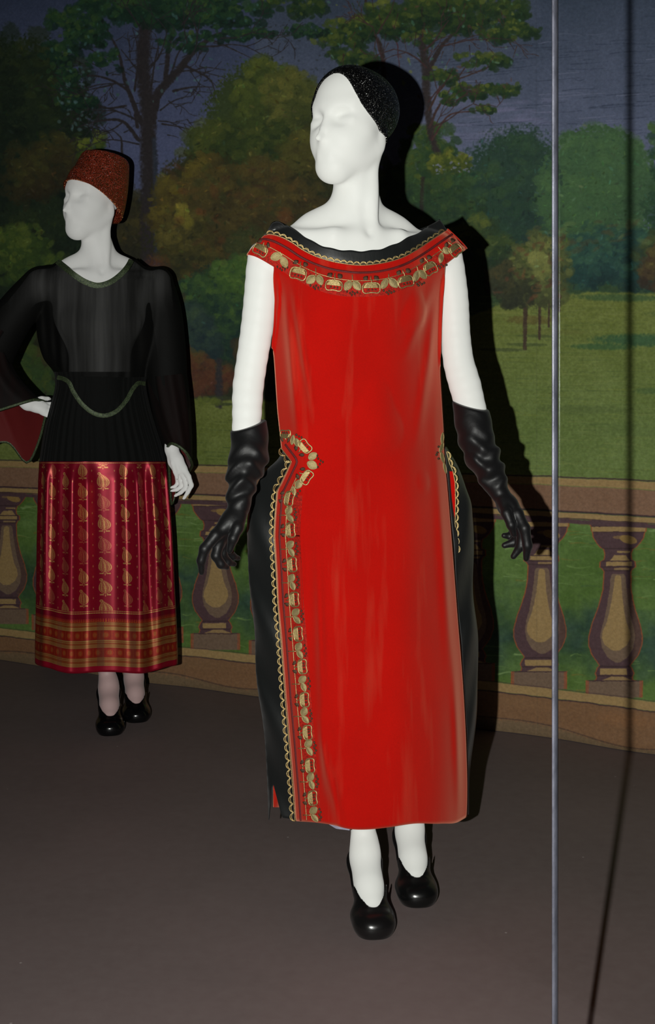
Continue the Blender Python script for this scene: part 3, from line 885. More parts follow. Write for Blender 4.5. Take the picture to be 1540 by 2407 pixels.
class Foot:
    """a foot on a heel: o is the floor point under the heel, d the direction it points in"""
    def __init__(self, o, toe, heel=.068, L=None):
        self.o = np.array([o[0], o[1], 0.0]); t = np.array([toe[0], toe[1], 0.0]) - self.o
        self.L = np.linalg.norm(t); self.d = t / self.L; self.s = np.array([self.d[1], -self.d[0], 0]); self.h = heel
        self.R = np.array([self.s, self.d, [0, 0, 1.0]])
    def p(self, l, w, z):
        return self.o + self.d * l * self.L / .205 + self.s * w + np.array([0, 0, z])
    def flesh(self, S, ankle, grow=0.0, k=.015):
        h = self.h; p = self.p; G = grow
        if not grow:
            S.rc(ankle, p(.042, 0, h + .045), .0245, .0275, .02)
        S.rc(p(.030, 0, h + .022), p(.040, 0, h + .060), .026 + G, .028 + G, k)
        S.rc(p(.034, 0, h + .020), p(.100, 0, .048 + h * .35), .025 + G, .027 + G, k)
        S.rc(p(.050, 0, h + .040), p(.128, 0, .044), .0285 + G, .027 + G, .02)
        S.ell(p(.138, 0, .024), (.040 + G, .045, .022 + G), self.R, k)
        S.ell(p(.166, 0, .021), (.037 + G, .040, .0190 + G), self.R, k)
        S.rc(p(.176, -.010, .018), p(.176, .010, .018), .0175 + G, .0175 + G, .02)
    def shoe(self, h=.003, vamp=.118, mat=None, name='shoe', parent=None):
        lo = np.minimum(self.p(-.03, -.06, -.01), self.p(-.03, .06, -.01)); hi = lo.copy()
        for l in (-.03, .24):
            for w in (-.07, .07):
                q = self.p(l, w, 0); lo = np.minimum(lo, q - .012); hi = np.maximum(hi, q + .012)
        hi[2] = self.h + .12; lo[2] = -.012
        S = SDF(lo, hi, h); H = self.h; p = self.p
        self.flesh(S, None, .0062)
        S.rc(p(.022, 0, H + .012), p(.030, 0, H + .020), .029, .030, .02)
        o, d = self.o, self.d; sc = self.L / .205
        lz = lambda x, y: ((x - o[0]) * d[0] + (y - o[1]) * d[1]) / sc
        def open_top(x, y, z):
            w = np.clip((x - o[0]) * self.s[0] + (y - o[1]) * self.s[1], -.036, .036)
            l = lz(x, y)
            tl = np.interp(l, [-.05, 0, .02, .05, .08, .11, .15, .25], [H + .062, H + .058, H + .046, H + .020, .040 + H * .40, .040 + H * .12, .042, .042])
            ahead = (vamp - 46 * w * w - l) / np.sqrt(1 + (92 * w)**2)        # the rounded throat of the vamp
            e = np.minimum((z - tl) * .7, ahead + 0 * z)
            return e
        S.fn(lo, hi, open_top, .004, 'and')
        # sole and heel
        S.ell(p(.140, 0, .006), (.041, .064 * sc, .0065), self.R, .006)
        S.rc(p(.085, 0, .030 + H * .18), p(.150, 0, .0065), .012, .0085, .012)
        S.rc(p(.030, 0, H + .002), p(.090, 0, .026 + H * .2), .018, .012, .012)
        S.chain([p(.020, 0, H + .006), p(.026, 0, H * .5), p(.022, 0, .012), p(.022, 0, .0)], [.027, .0165, .0135, .0140], .012)
        S.fn(lo, hi, lambda x, y, z: -(z - .0005) + 0 * x + 0 * y, .001, 'and')
        v, F = drop_islands(*S.mesh(3))
        return mesh(name, v, F, mat, parent)
# ------------------------------------------------------------------ materials of the figures
def mannequin_white(name, c):
    m = Nodes(name)
    m.set(Base_Color=m.mix(m.ramp(m.noise(m.coords(), 14, 4, .6).outputs[0], [(.35, (0, 0, 0)), (.75, (.12, .12, .12))]), srgb(*c), srgb(206, 204, 198)), Roughness=.55)
    m.b.inputs['Specular IOR Level'].default_value = .25; m.b.inputs['Diffuse Roughness'].default_value = .38     # chalky finish
    return m.m
M_SKIN = mannequin_white('white_lacquer', (227, 228, 225))
M_SKIN2 = mannequin_white('white_lacquer_flash_lift', (246, 246, 245))  # same white, its colour raised to make up for weaker flash farther back

m = Nodes('red_velvet')
co = m.coords()
n1 = m.noise(co, 5, 4, .6).outputs[0]; n2 = m.noise(m.coords('Object', (16, 16, 1.6)), 1.0, 4, .55).outputs[0]
c = m.ramp(n1, [(.3, srgb(173, 8, 3)), (.7, srgb(184, 11, 4))])
n3 = m.noise(m.coords(), 420, 2, .7).outputs[0]
c = m.mix(m.ramp(n3, [(.3, (.16, .16, .16)), (.6, (0, 0, 0))]), c, srgb(96, 6, 4))
c = m.mix(m.ramp(n2, [(.52, (0, 0, 0)), (.78, (.45, .45, .45))]), c, srgb(176, 84, 60))
m.set(Base_Color=c, Roughness=.85)
m.b.inputs['Specular IOR Level'].default_value = .05
m.b.inputs['Sheen Weight'].default_value = .7; m.b.inputs['Sheen Roughness'].default_value = .48; m.b.inputs['Sheen Tint'].default_value = (1.0, .44, .28, 1)
m.bump(m.noise(m.coords(), 900, 2, .6).outputs[0], .25, .0006)
M_VELVET = m.m

def satin(name, col, rough=.36, sheen=.05, spec=.5, scale=(1, 1, .35), wr=.12):
    m = Nodes(name)
    m.set(Base_Color=srgb(*col), Roughness=rough)
    m.b.inputs['Specular IOR Level'].default_value = spec
    m.b.inputs['Sheen Weight'].default_value = sheen
    m.bump(m.noise(m.coords('Object', scale), 22, 5, .55).outputs[0], wr, .01)
    return m.m
M_SATIN = satin('black_satin', (21, 23, 23), .42, .06, .5)
M_GLOVE = satin('black_glove', (14, 14, 15), .48, .06, .32, (1, 1, 1), .15)
M_LEATHER = satin('black_patent', (8, 8, 9), .16, 0, .5, (1, 1, 1), .02)
M_SHOE_SATIN = satin('black_shoe_satin', (10, 10, 10), .24, .03, .5, (1, 1, 1), .05)

def metal_thread(name, c0, c1, rough=.42, metal=.85, sc=600):
    m = Nodes(name)
    n = m.noise(m.coords(), sc, 3, .7).outputs[0]
    m.set(Base_Color=m.ramp(n, [(.3, srgb(*c0)), (.7, srgb(*c1))]), Metallic=metal, Roughness=rough)
    m.bump(n, .8, .0012)
    return m.m
M_GOLD = metal_thread('gold_thread', (168, 142, 88), (240, 218, 160))
M_GOLD_FILL = metal_thread('gold_fill', (150, 132, 84), (222, 202, 148), .5, .65, 900)
M_DARKTHREAD = metal_thread('dark_thread', (58, 34, 26), (96, 70, 46), .6, .3, 700)
M_BRAID = metal_thread('dark_red_braid', (70, 10, 14), (112, 22, 22), .7, .0, 500)

m = Nodes('stitched_red')
n = m.noise(m.coords(), 260, 3, .7).outputs[0]
m.set(Base_Color=m.ramp(n, [(.35, srgb(120, 24, 16)), (.62, srgb(186, 34, 20))]), Roughness=.8)
m.b.inputs['Specular IOR Level'].default_value = .2
m.bump(n, .6, .001)
M_STITCH = m.m

def glitter(name, base, flake, dens=.55, scale=1100, spread=1.5, rough=.18):
    """sequin-fine flakes, each tipped its own way"""
    m = Nodes(name)
    v = m.n('TexVoronoi', ins={'Vector': m.coords(), 'Scale': scale})
    g = m.n('NewGeometry')
    off = m.n('VectorMath', operation='SUBTRACT', ins={0: v.outputs['Color'], 1: (.5, .5, .5)})
    sc = m.n('VectorMath', operation='SCALE', ins={0: off.outputs[0], 3: spread})
    ad = m.n('VectorMath', operation='ADD', ins={0: sc.outputs[0], 1: g.outputs['Normal']})
    nn = m.n('VectorMath', operation='NORMALIZE', ins={0: ad.outputs[0]})
    m.link(nn.outputs[0], m.b.inputs['Normal'])
    sp = m.n('SeparateColor', ins={0: v.outputs['Color']})
    k = m.ramp(sp.outputs[2], [(dens, (0, 0, 0)), (min(dens + .05, 1), (1, 1, 1))])
    m.set(Base_Color=m.mix(k, srgb(*base), srgb(*flake)), Roughness=rough)
    m.link(k, m.b.inputs['Metallic'])
    m.b.inputs['Specular IOR Level'].default_value = .25
    return m.m
M_CAP = glitter('black_glitter', (9, 9, 10), (235, 232, 224), .85, 800, 1.7, .25)
M_HAT = glitter('copper_glitter', (142, 52, 34), (240, 170, 112), .62, 620, 1.8, .32)
M_LINING = satin('black_lining', (14, 14, 15), .6, .1, .3)

# ---- the second figure's cloth
def sheer(name, col, clear, sleeves=False):
    """thin black chiffon: light passes between the threads, more where it lies flat than where it gathers"""
    m = Nodes(name)
    n = m.noise(m.coords('Object', (26, 6, 1.2)), 1.0, 3, .55).outputs[0]
    k = m.n('MapRange', ins={0: n, 1: .35, 2: .68, 3: clear, 4: clear * .45})
    if sleeves:                                            # the sleeves are gathered, so their cloth lies double
        p = m.n('SeparateXYZ', ins={0: m.coords()})
        dx = m.n('Math', operation='ABSOLUTE', ins={0: m.n('Math', operation='ADD', ins={0: p.outputs[0], 1: .745}).outputs[0]})
        a = m.n('MapRange', interpolation_type='SMOOTHSTEP', ins={0: dx.outputs[0], 1: .160, 2: .205, 3: 0.0, 4: 1.0})
        b = m.n('MapRange', interpolation_type='SMOOTHSTEP', ins={0: p.outputs[2], 1: 1.30, 2: 1.425, 3: 1.0, 4: 0.15})
        ab = m.n('Math', operation='MULTIPLY', ins={0: a.outputs[0], 1: b.outputs[0]})
        inv = m.n('MapRange', ins={0: ab.outputs[0], 1: 0.0, 2: 1.0, 3: 1.0, 4: .12})
        k = m.n('Math', operation='MULTIPLY', ins={0: k.outputs[0], 1: inv.outputs[0]})
    m.set(Base_Color=srgb(*col), Roughness=.7); m.b.inputs['Specular IOR Level'].default_value = .15
    tr = m.n('BsdfTransparent', ins={0: (1, 1, 1, 1)})
    mx = m.n('MixShader', ins={0: k.outputs[0], 1: m.b.outputs[0], 2: tr.outputs[0]})
    m.link(mx.outputs[0], m.out.inputs[0])
    return m.m
M_CHIFFON = sheer('black_chiffon', (13, 13, 12), .235, True)
M_CREPE = satin('black_crepe', (11, 12, 11), .75, .03, .12, (30, 10, 1), .25)
M_REDLINE = satin('dark_red_lining', (92, 16, 16), .7, .1, .2)
M_GREENBRAID = metal_thread('green_braid', (16, 30, 23), (92, 106, 72), .5, .35, 260)
M_STOCKING = satin('pale_stocking', (196, 166, 164), .5, .2, .3, (1, 1, 1), .05)
# ------------------------------------------------------------------ mannequin in the red velvet dress
FO = np.array([.067, 2.80, 0]); FR = frame_yaw(math.radians(18))
front = empty('mannequin', (FO[0], FO[1], 0))
tag(front, 'white mannequin in long red velvet dress, black glitter cap and long black gloves', 'mannequin')

S = SDF((-.27, 2.50, -.01), (.42, 3.06, 1.80), .0036)
hcF = P(826, 285, 2.78)
gF = head(S, hcF)
bF = torso(S, FO, FR, hcF)
def pxchain(S, pts, rad, k=.012):
    q = np.array([P(*a) for a in pts]); r = np.array([r * a[2] / FPX for r, a in zip(rad, pts)])
    if len(q) > 3 and r.max() > .02:                       # long limbs: a smooth run of the same joints
        s = spline(np.c_[q, r], 3 * len(q)); q, r = s[:, :3], s[:, 3]; k = .006
    S.chain(q, r, k); return q
pxchain(S, [(622, 606, 2.745), (606, 760, 2.74), (592, 850, 2.735), (584, 905, 2.73), (580, 990, 2.71), (566, 1170, 2.66)], [40, 37.5, 35.5, 35.5, 33, 20], .025)
pxchain(S, [(1050, 606, 2.86), (1064, 700, 2.86), (1072, 800, 2.85), (1079, 855, 2.845), (1092, 900, 2.835), (1105, 950, 2.82), (1168, 1145, 2.76)], [38, 36, 34, 35, 36.5, 34.5, 19], .025)
footA = Foot((.076, 2.800), (.1005, 2.594)); footB = Foot((.184, 2.945), (.199, 2.744))
ankA = np.array([.080, 2.775, .135]); ankB = np.array([.188, 2.915, .135])
leg(S, bF(-.085, 0, .90), np.array([.045, 2.755, .50]), ankA); leg(S, bF(.085, 0, .90), np.array([.165, 2.85, .50]), ankB)
footA.flesh(S, ankA); footB.flesh(S, ankB)
v, F = drop_islands(*S.mesh(5))
body = mesh('body', v, F, M_SKIN, front)
S_FRONT = S

def clearance(S, q):
    """distance of points q (n,3) from a sculpted body"""
    g = (q - S.lo) / S.h
    i = np.clip(g.astype(int), 0, S.n - 2); t = np.clip(g - i, 0, 1)
    d = 0
    for a in (0, 1):
        for b in (0, 1):
            for c in (0, 1):
                w = (t[:, 0] if a else 1 - t[:, 0]) * (t[:, 1] if b else 1 - t[:, 1]) * (t[:, 2] if c else 1 - t[:, 2])
                d = d + w * S.d[i[:, 0] + a, i[:, 1] + b, i[:, 2] + c]
    out = ((g < 0) | (g > S.n - 2)).any(1)
    return np.where(out, 1.0, d)

# cap: the skull's own surface a little larger, cut along the hairline
lo, hi = hcF - .16, hcF + .17
C_ = SDF(lo, hi, .0032); head(C_, hcF); C_.d -= .0045
R = HEAD_R
def cut(x, y, z):
    f = (x - hcF[0]) * R[1, 0] + (y - hcF[1]) * R[1, 1] + (z - hcF[2]) * R[1, 2]
    u = (x - hcF[0]) * R[2, 0] + (y - hcF[1]) * R[2, 1] + (z - hcF[2]) * R[2, 2]
    s = (x - hcF[0]) * R[0, 0] + (y - hcF[1]) * R[0, 1] + (z - hcF[2]) * R[0, 2]
    fb = np.interp(u, [-.12, -.06, -.040, -.026, -.010, .006, .025, .05, .075, .13], [-.056, -.048, -.036, -.006, .018, .034, .046, .048, .044, .042])
    fb = fb + .009 * np.clip(-s / .05, 0, 1) * np.interp(u, [-.07, -.02, .03, .08, .1], [.4, 1.4, 1, .3, 0])
    A = (f - fb) * .75; B = .102 - u - 15 * s * s
    h = np.maximum(.035 - np.abs(A - B), 0) / .035
    return np.maximum(np.minimum(A, B) - h * h * .035 / 4, -.085 - u + .3 * f)
C_.fn(lo, hi, cut, .002)
v, F = drop_islands(*C_.mesh(2))
tag(mesh('cap', v, F, M_CAP, front), 'close-fitting black glitter cap')

# ---- dress
LN = [(590, 640), (626, 643), (700, 648), (764, 646), (814, 641), (867, 645), (961, 651), (1007, 656), (1056, 661), (1085, 686), (1144, 658), (1152, 652), (1218, 647), (1260, 645), (1342, 650), (1417, 654), (1499, 661), (1649, 672), (1761, 682), (1873, 691), (1940, 695)]
LS = [(590, 640), (700, 648), (814, 641), (961, 651), (1056, 656), (1150, 652), (1260, 645), (1342, 650), (1499, 661), (1649, 672), (1761, 682), (1940, 695)]
RS = [(590, 1050), (626, 1046), (700, 1041), (760, 1037), (860, 1036), (950, 1041), (1020, 1045), (1060, 1046), (1150, 1054), (1280, 1065), (1450, 1078), (1600, 1090), (1750, 1098), (1890, 1100), (1950, 1097)]
BU = [(540, .08), (620, .105), (700, .122), (800, .118), (1000, .098), (1200, .105), (1500, .110), (1950, .118)]
def Yf(px, py):
    """depth of the front of the dress"""
    px = np.asarray(px, float); py = np.asarray(py, float)
    l, r = smooth(LS, py), smooth(RS, py)
    c, h = (l + r) / 2, (r - l) / 2
    t = np.clip((px - c) / h, -1.25, 1.25)
    a = np.abs(t)
    y = 2.792 + .050 * t - interp(BU, py) * (1 - np.minimum(a, 1)**2.9)
    y = y - .062 * np.exp(-((py - 596) / 52)**2) * np.minimum(a, 1.1)**4
    low = np.clip((py - 640) / 900, 0, 1)
    fold = (.0026 * np.sin(px * .052 + .5 * np.sin(py * .004)) * (.35 + .65 * low) + .0016 * np.sin(px * .021 + 1.2 + py * .0006)) * (.25 + .75 * np.minimum(a, 1)**2)
    for (x0, y0, x1, y1, w, am) in [(672, 700, 700, 1010, 10, .010), (690, 690, 735, 960, 9, .007), (1020, 660, 960, 820, 13, .008), (1030, 690, 985, 1000, 12, .008), (705, 1180, 712, 1500, 9, .006), (748, 1300, 760, 1700, 11, .007),
                                    (1030, 1080, 1060, 1600, 14, .007), (1070, 1560, 1080, 1900, 10, .008), (765, 1760, 800, 1940, 12, .008), (755, 1700, 770, 1860, 8, .005)]:
        s = np.clip((py - y0) / (y1 - y0), -.3, 1.3)
        cx = x0 + s * (x1 - x0)
        fold = fold - am * np.exp(-((px - cx) / w)**2) * np.clip(1.15 - np.abs(s - .5) * 1.6, 0, 1)
    edge = np.clip((1.0 - a) / .12, 0, 1)
    return y + 1.5 * fold * edge * np.clip((py - 640) / 60, 0, 1)

def PP(px, py, Y):
    return np.stack([(px - CX) / FPX * Y, Y, CAMZ + (CY - py) / FPX * Y], -1)

def push(px, py, Y, S, gap, sgn=-1, it=10):
    """lets cloth clear the body beneath it"""
    for _ in range(it):
        d = clearance(S, PP(px, py, Y).reshape(-1, 3)).reshape(np.shape(px))
        Y = Y + sgn * np.clip(gap - d, 0, .012)
    return Y

NK = np.array([(620, 553), (634, 551), (650, 554), (683, 569), (711, 588), (741, 603), (771, 613), (805, 620), (840, 624), (894, 620), (949, 605), (985, 585), (1022, 560), (1052, 540)], float)
YK = np.array([(580, 598), (602, 604), (643, 627), (700, 662), (770, 692), (850, 700), (930, 690), (985, 664), (1047, 622), (1072, 603), (1097, 586)], float)
uN = np.r_[0, np.cumsum(np.linalg.norm(np.diff(NK, axis=0), axis=1))]; uN /= uN[-1]
NC, NR = 150, 150
u = np.linspace(0, 1, NC)
uY = np.interp(np.arange(len(YK)), [0, 1, 2, 8, 9, 10], [0, .06, .14, .86, .93, 1.0])
uY[2:9] = .14 + .72 * (YK[2:9, 0] - 643) / (1047 - 643)
nx, ny = smooth(np.c_[uN, NK[:, 0]], u), smooth(np.c_[uN, NK[:, 1]], u)
yx, yy_ = smooth(np.c_[uY, YK[:, 0]], u), smooth(np.c_[uY, YK[:, 1]], u)
yNk = np.interp(u, [0, .1, .3, .5, .7, .9, 1], [2.755, 2.735, 2.705, 2.702, 2.735, 2.815, 2.850])
yYk = Yf(yx, yy_)
yYk = np.where(u < .14, np.interp(u, [0, .07, .14], [2.765, 2.722, yYk[np.searchsorted(u, .14)]]), yYk)
yYk = np.where(u > .86, np.interp(u, [.86, .93, 1], [yYk[np.searchsorted(u, .86) - 1], 2.840, 2.880]), yYk)
KR = 22
px_, py_, Y_ = [], [], []
for k in range(KR):
    a = k / (KR - 1)
    b = 1.0 - (1 - a)**1.15
    px_.append(nx + (yx - nx) * b); py_.append(ny + (yy_ - ny) * a)
    Y_.append(yNk + (yYk - yNk) * a - .010 * math.sin(math.pi * a))
px_, py_, Y_ = np.array(px_), np.array(py_), np.array(Y_)
Y_ = push(px_, py_, Y_, S_FRONT, .009)
yoke_px, yoke_py, yoke_Y = px_, py_, Y_
# front below the yoke
sel = (u >= .1401) & (u <= .8599)
cu = u[sel]; cn = (cu - cu[0]) / (cu[-1] - cu[0])
HEM = np.array([(0, 1930), (.13, 1934), (.2, 1938), (.32, 1949), (.42, 1950), (.52, 1946), (.70, 1936), (.85, 1936), (.95, 1932), (1, 1920)], float)
hem = smooth(HEM, cn)
rows = np.linspace(0, 1, NR + 1)[1:]
bx, by = [], []
y0 = yy_[sel]
for a in rows:
    # rows level out quickly below the curved yoke
    py = y0 + (hem - y0) * a
    l, r = interp(LN, py), smooth(RS, py)
    lin = l + (r - l) * cn
    w = min(1, a / .06)
    bx.append(yx[sel] * (1 - w) + lin * w); by.append(py)
bx, by = np.array(bx), np.array(by)
bY = push(bx, by, Yf(bx, by), S_FRONT, .008)
Vy = PP(yoke_px, yoke_py, yoke_Y).reshape(-1, 3); Vb = PP(bx, by, bY).reshape(-1, 3)
base_row = (KR - 1) * NC + np.nonzero(sel)[0]
ns = len(cu)
idx = np.r_[base_row[None], (len(Vy) + np.arange(NR * ns)).reshape(NR, ns)]
Fb = np.stack([idx[:-1, :-1], idx[1:, :-1], idx[1:, 1:], idx[:-1, 1:]], -1).reshape(-1, 4)
dress = mesh('dress', np.r_[Vy, Vb], np.r_[grid_faces(KR, NC), Fb], M_VELVET, front)
tag(dress, 'long sleeveless red velvet dress, boat neck and gold embroidered borders')
sm = dress.modifiers.new('thickness', 'SOLIDIFY'); sm.thickness = .003; sm.offset = -1

def on_dress(px, py, lift=.0025):
    """a point on the front of the dress, lifted off its pile"""
    px = np.asarray(px, float); py = np.asarray(py, float)
    Y = Yf(px, py)
    m = py < 705
    if m.any():
        q = np.c_[px[m], py[m]]
        d = (yoke_px.ravel()[None] - q[:, :1])**2 + (yoke_py.ravel()[None] - q[:, 1:])**2
        k = np.argpartition(d, 4, axis=1)[:, :4]
        w = 1 / (np.take_along_axis(d, k, 1) + 1)
        yk = (yoke_Y.ravel()[k] * w).sum(1) / w.sum(1)
        near = np.clip(1 - np.sqrt(d.min(1)) / 25, 0, 1)
        Y[m] = np.where(near > .3, yk, np.minimum(Y[m], yk))
    Y = push(px, py, Y, S_FRONT, .008, it=4)
    return PP(px, py, Y - lift)

GL = [(1060, 664), (1075, 655), (1110, 622), (1150, 600), (1201, 585), (1225, 581), (1266, 580), (1333, 584), (1387, 589), (1495, 598), (1563, 602), (1630, 608), (1700, 617), (1794, 628), (1850, 629), (1930, 629)]
GR = [(1050, 1049), (1100, 1078), (1150, 1098), (1180, 1109), (1220, 1112), (1300, 1113), (1400, 1114), (1500, 1123), (1560, 1125), (1650, 1122), (1720, 1116), (1790, 1109), (1850, 1103), (1920, 1101)]
# back of the dress and its side panels
RB = 60
pb = np.linspace(600, 1897, RB)
tt = np.linspace(-1, 1, 41)
l, r = smooth(LS, pb)[:, None], smooth(RS, pb)[:, None]
flare = np.clip((pb - 1100) / 800, 0, 1)[:, None]
lb = l + 12 + (smooth(GL, np.maximum(pb, 1060))[:, None] + np.interp(pb, [1100, 1250, 1700, 1840], [30, 34, 26, 13])[:, None] - l - 12) * np.clip((pb - 1090) / 120, 0, 1)[:, None]
rb = r - 12 - 20 * flare
bxk = (lb + rb) / 2 + tt[None] * (rb - lb) / 2
Yb = 2.86 + .06 * tt[None] + (.07 + .03 * flare) * (1 - np.abs(tt[None])**2.2) + .006 * np.sin(tt[None] * 14)
Yb = push(bxk, np.broadcast_to(pb[:, None], bxk.shape), Yb, S_FRONT, .008, +1, 14)
bp = mesh('back_panel', PP(bxk, np.broadcast_to(pb[:, None], bxk.shape), Yb).reshape(-1, 3), grid_faces(RB, 41)[:, ::-1], M_VELVET, dress)
bp.modifiers.new('t', 'SOLIDIFY').thickness = .003
# shoulders: strips of velvet over the arms to the back
for nm, cols in (('shoulder_strap', slice(0, 26)), ('shoulder_strap', slice(NC - 26, NC))):
    q = np.arange(NC)[cols]
    e0 = PP(yoke_px[:, q[0] if cols.start == 0 else q[-1]], yoke_py[:, q[0] if cols.start == 0 else q[-1]], yoke_Y[:, q[0] if cols.start == 0 else q[-1]])
    sgn = -1 if cols.start == 0 else 1
    g = []
    for j in range(13):
        a = j / 12
        off = np.stack([FR[0] * sgn * .001 * math.sin(math.pi * min(a * 1.2, 1)) + np.array([-.02 * sgn * a, .105 * a, 0]) + np.array([0, 0, .006 * math.sin(math.pi * a) - .01 * a])] * KR)
        g.append(e0 + off)
    o = mesh(nm, np.array(g).reshape(-1, 3), grid_faces(13, KR), M_VELVET, dress)
    o.modifiers.new('t', 'SOLIDIFY').thickness = .003

# black satin side panels
NW, NG = 70, 130
def side_panel(top, left):
    w = np.linspace(0, 1, NW)
    G = []
    vv = np.linspace(0, 1, NG)
    for a in vv:
        hm = np.interp(w, [0, .165, .285, .43, .47, .52, 1], [1927, 1922, 1840, 1928, 1926, 1850, 1840]) if left else np.full(NW, 1915.0)
        py = top + (hm - top) * a
        if left:
            i = interp(LN, py) + 1.5; o = smooth(GL, py)
        else:
            i = smooth(RS, py) + 1.5; o = smooth(GR, py)
        ye = Yf(i, py) + .004
        # out to the silhouette, then round the back
        k = np.where(w < .5, np.sin(w / .5 * math.pi / 2), np.sin(math.pi / 2 + (w - .5) / .5 * math.pi / 2) * .0 + np.cos((w - .5) / .5 * math.pi / 2))
        x = i + (o - i) * np.where(w < .5, k, .25 + .75 * k)
        d = .15 if left else .17
        y = ye + (d if left else d) * (w**1.15) + .012 * np.sin(py * .028 + w * 5) * np.sin(math.pi * np.minimum(w * 2, 1)) * np.clip((py - top) / 120, 0, 1)
        x = x + (.45 * np.sin(py * .21) * np.exp(-((w - .48) / .1)**2) if left else 0) + 1.5 * np.sin(py * .03 + 1) * np.sin(math.pi * w)
        G.append(PP(x, py, y))
    o = mesh('side_panel', np.array(G).reshape(-1, 3), grid_faces(NG, NW) if not left else grid_faces(NG, NW)[:, ::-1], M_SATIN, dress)
    o.modifiers.new('t', 'SOLIDIFY').thickness = .0015
    return tag(o, 'black satin side panel')
side_panel(1058, True); side_panel(1050, False)

# black satin band standing at the neck
UP = np.array([(629, 541), (641, 522), (668, 525), (700, 545), (738, 569), (775, 583), (810, 588), (850, 590), (885, 587), (920, 577), (960, 558), (995, 540), (1020, 523), (1034, 516)], float)
uU = np.r_[0, np.cumsum(np.linalg.norm(np.diff(UP, axis=0), axis=1))]; uU /= uU[-1]
ux, uy = smooth(np.c_[uU, UP[:, 0]], u), smooth(np.c_[uU, UP[:, 1]], u)
yU = np.interp(u, [0, .06, .14, .3, .5, .7, .88, 1], [2.80, 2.80, 2.775, 2.735, 2.725, 2.76, 2.835, 2.870])
G = []
gx, gy, gY = [], [], []
for k in range(9):
    a = k / 8
    gx.append(ux + (nx - ux) * a); gy.append(uy + (ny + 2 - uy) * a + 1.2 * np.sin(u * 60) * (1 - a)); gY.append(yU + (yNk - yU) * a + .003 * np.sin(u * 42) * np.sin(math.pi * a))
gx, gy, gY = np.array(gx), np.array(gy), np.array(gY)
gY = push(gx, gy, gY, S_FRONT, .0065, -1, 14)
o = mesh('neck_band', PP(gx, gy, gY).reshape(-1, 3), grid_faces(9, NC), M_SATIN, dress)
o.modifiers.new('t', 'SOLIDIFY').thickness = .002
tag(o, 'black satin band around the neckline')
# the band goes on round the back of the neck
G = []
for j in range(31):
    a = j / 30
    an = math.pi * a
    for k in range(5):
        A, B = PP(ux[0], uy[0] + (ny[0] - uy[0]) * k / 4, gY[0, 0]), PP(ux[-1], uy[-1] + (ny[-1] - uy[-1]) * k / 4, gY[0, -1])
        c = (A + B) / 2
        G.append(c + (A - c) * math.cos(an) - FR[1] * .10 * math.sin(an) + np.array([0, 0, -.030 * math.sin(an)]))
o = mesh('neck_band', G, grid_faces(31, 5), M_SATIN, dress); o.modifiers.new('t', 'SOLIDIFY').thickness = .002
tag(o, 'black satin band around the neckline')

# the pale edge of a slip under the hem
sx = np.linspace(764, 822, 16); g = []
for k in range(3):
    py = np.interp(sx, [764, 790, 822], [1932, 1948, 1952]) - 30 + 15 * k
    g.append(PP(sx, py, Yf(sx, np.full(16, 1930.)) + .02))
m = Nodes('slip_silk'); m.set(Base_Color=srgb(150, 146, 166), Roughness=.5)
tag(mesh('slip_hem', np.array(g).reshape(-1, 3), grid_faces(3, 16), m.m, dress), 'grey lilac edge of the slip')

# ---- embroidery: every cord, fruit and leaf lies on the velvet
def cord(px, py, r, name, mat, lift=.002, parent=dress, flat=1.0, nseg=6):
    v, f = tube(on_dress(px, py, lift), r, nseg, False, flat)
    return mesh(name, v, f, mat, parent)

def path_px(pts, step=2.0):
    p = np.asarray(pts, float)
    L = np.linalg.norm(np.diff(p, axis=0), axis=1).sum()
    n = max(int(L / step), 8)
    d = np.r_[0, np.cumsum(np.linalg.norm(np.diff(p, axis=0), axis=1))]
    q = np.linspace(0, d[-1], n)
    return np.stack([np.interp(q, d, p[:, 0]), np.interp(q, d, p[:, 1])], 1), q

def offset_path(q, off):
    t = np.gradient(q, axis=0); t /= np.linalg.norm(t, axis=1)[:, None] + 1e-9
    return q + np.stack([-t[:, 1], t[:, 0]], 1) * np.broadcast_to(np.asarray(off, float), (len(q),))[:, None]

def scallops(q, s, pitch, side, reach, mat=M_GOLD, parent=dress, fn=on_dress):
    mb = MB()
    n = max(round(s[-1] / pitch), 1); ph = np.abs(np.sin(math.pi * s / s[-1] * n))
    for amp, r in ((reach, .0013), (reach * .66, .0010)):
        w = offset_path(q, side * (1.5 + amp * np.sqrt(ph)))
        mb.add(*tube(fn(w[:, 0], w[:, 1], .003), r, 5))
    w = offset_path(q, side * 1.0)
    mb.add(*tube(fn(w[:, 0], w[:, 1], .003), .0011, 5))
    return mb.build('scallop_trim', mat, parent)

nk, sN = path_px(np.c_[smooth(np.c_[uN, NK[:, 0]], np.linspace(0.015, .985, 90)), smooth(np.c_[uN, NK[:, 1]], np.linspace(.015, .985, 90))])
tag(scallops(nk, sN, 15.5, -1, 7.5), 'gold scalloped braid')
def below(off, a, b, n=160):
    """a line across the yoke, off (0..1) of the way down to its lower edge"""
    uu_ = np.linspace(a, b, n)
    k = off * (KR - 1)
    i = min(int(k), KR - 2); f = k - i
    return (np.interp(uu_, u, yoke_px[i] * (1 - f) + yoke_px[i + 1] * f), np.interp(uu_, u, yoke_py[i] * (1 - f) + yoke_py[i + 1] * f))
cord(*below(.225, .0, 1.0), .0026, 'dark_braid', M_BRAID, .0012, flat=.7)
cord(*below(.47, .03, .97), .0009, 'gold_cord', M_GOLD, .002)

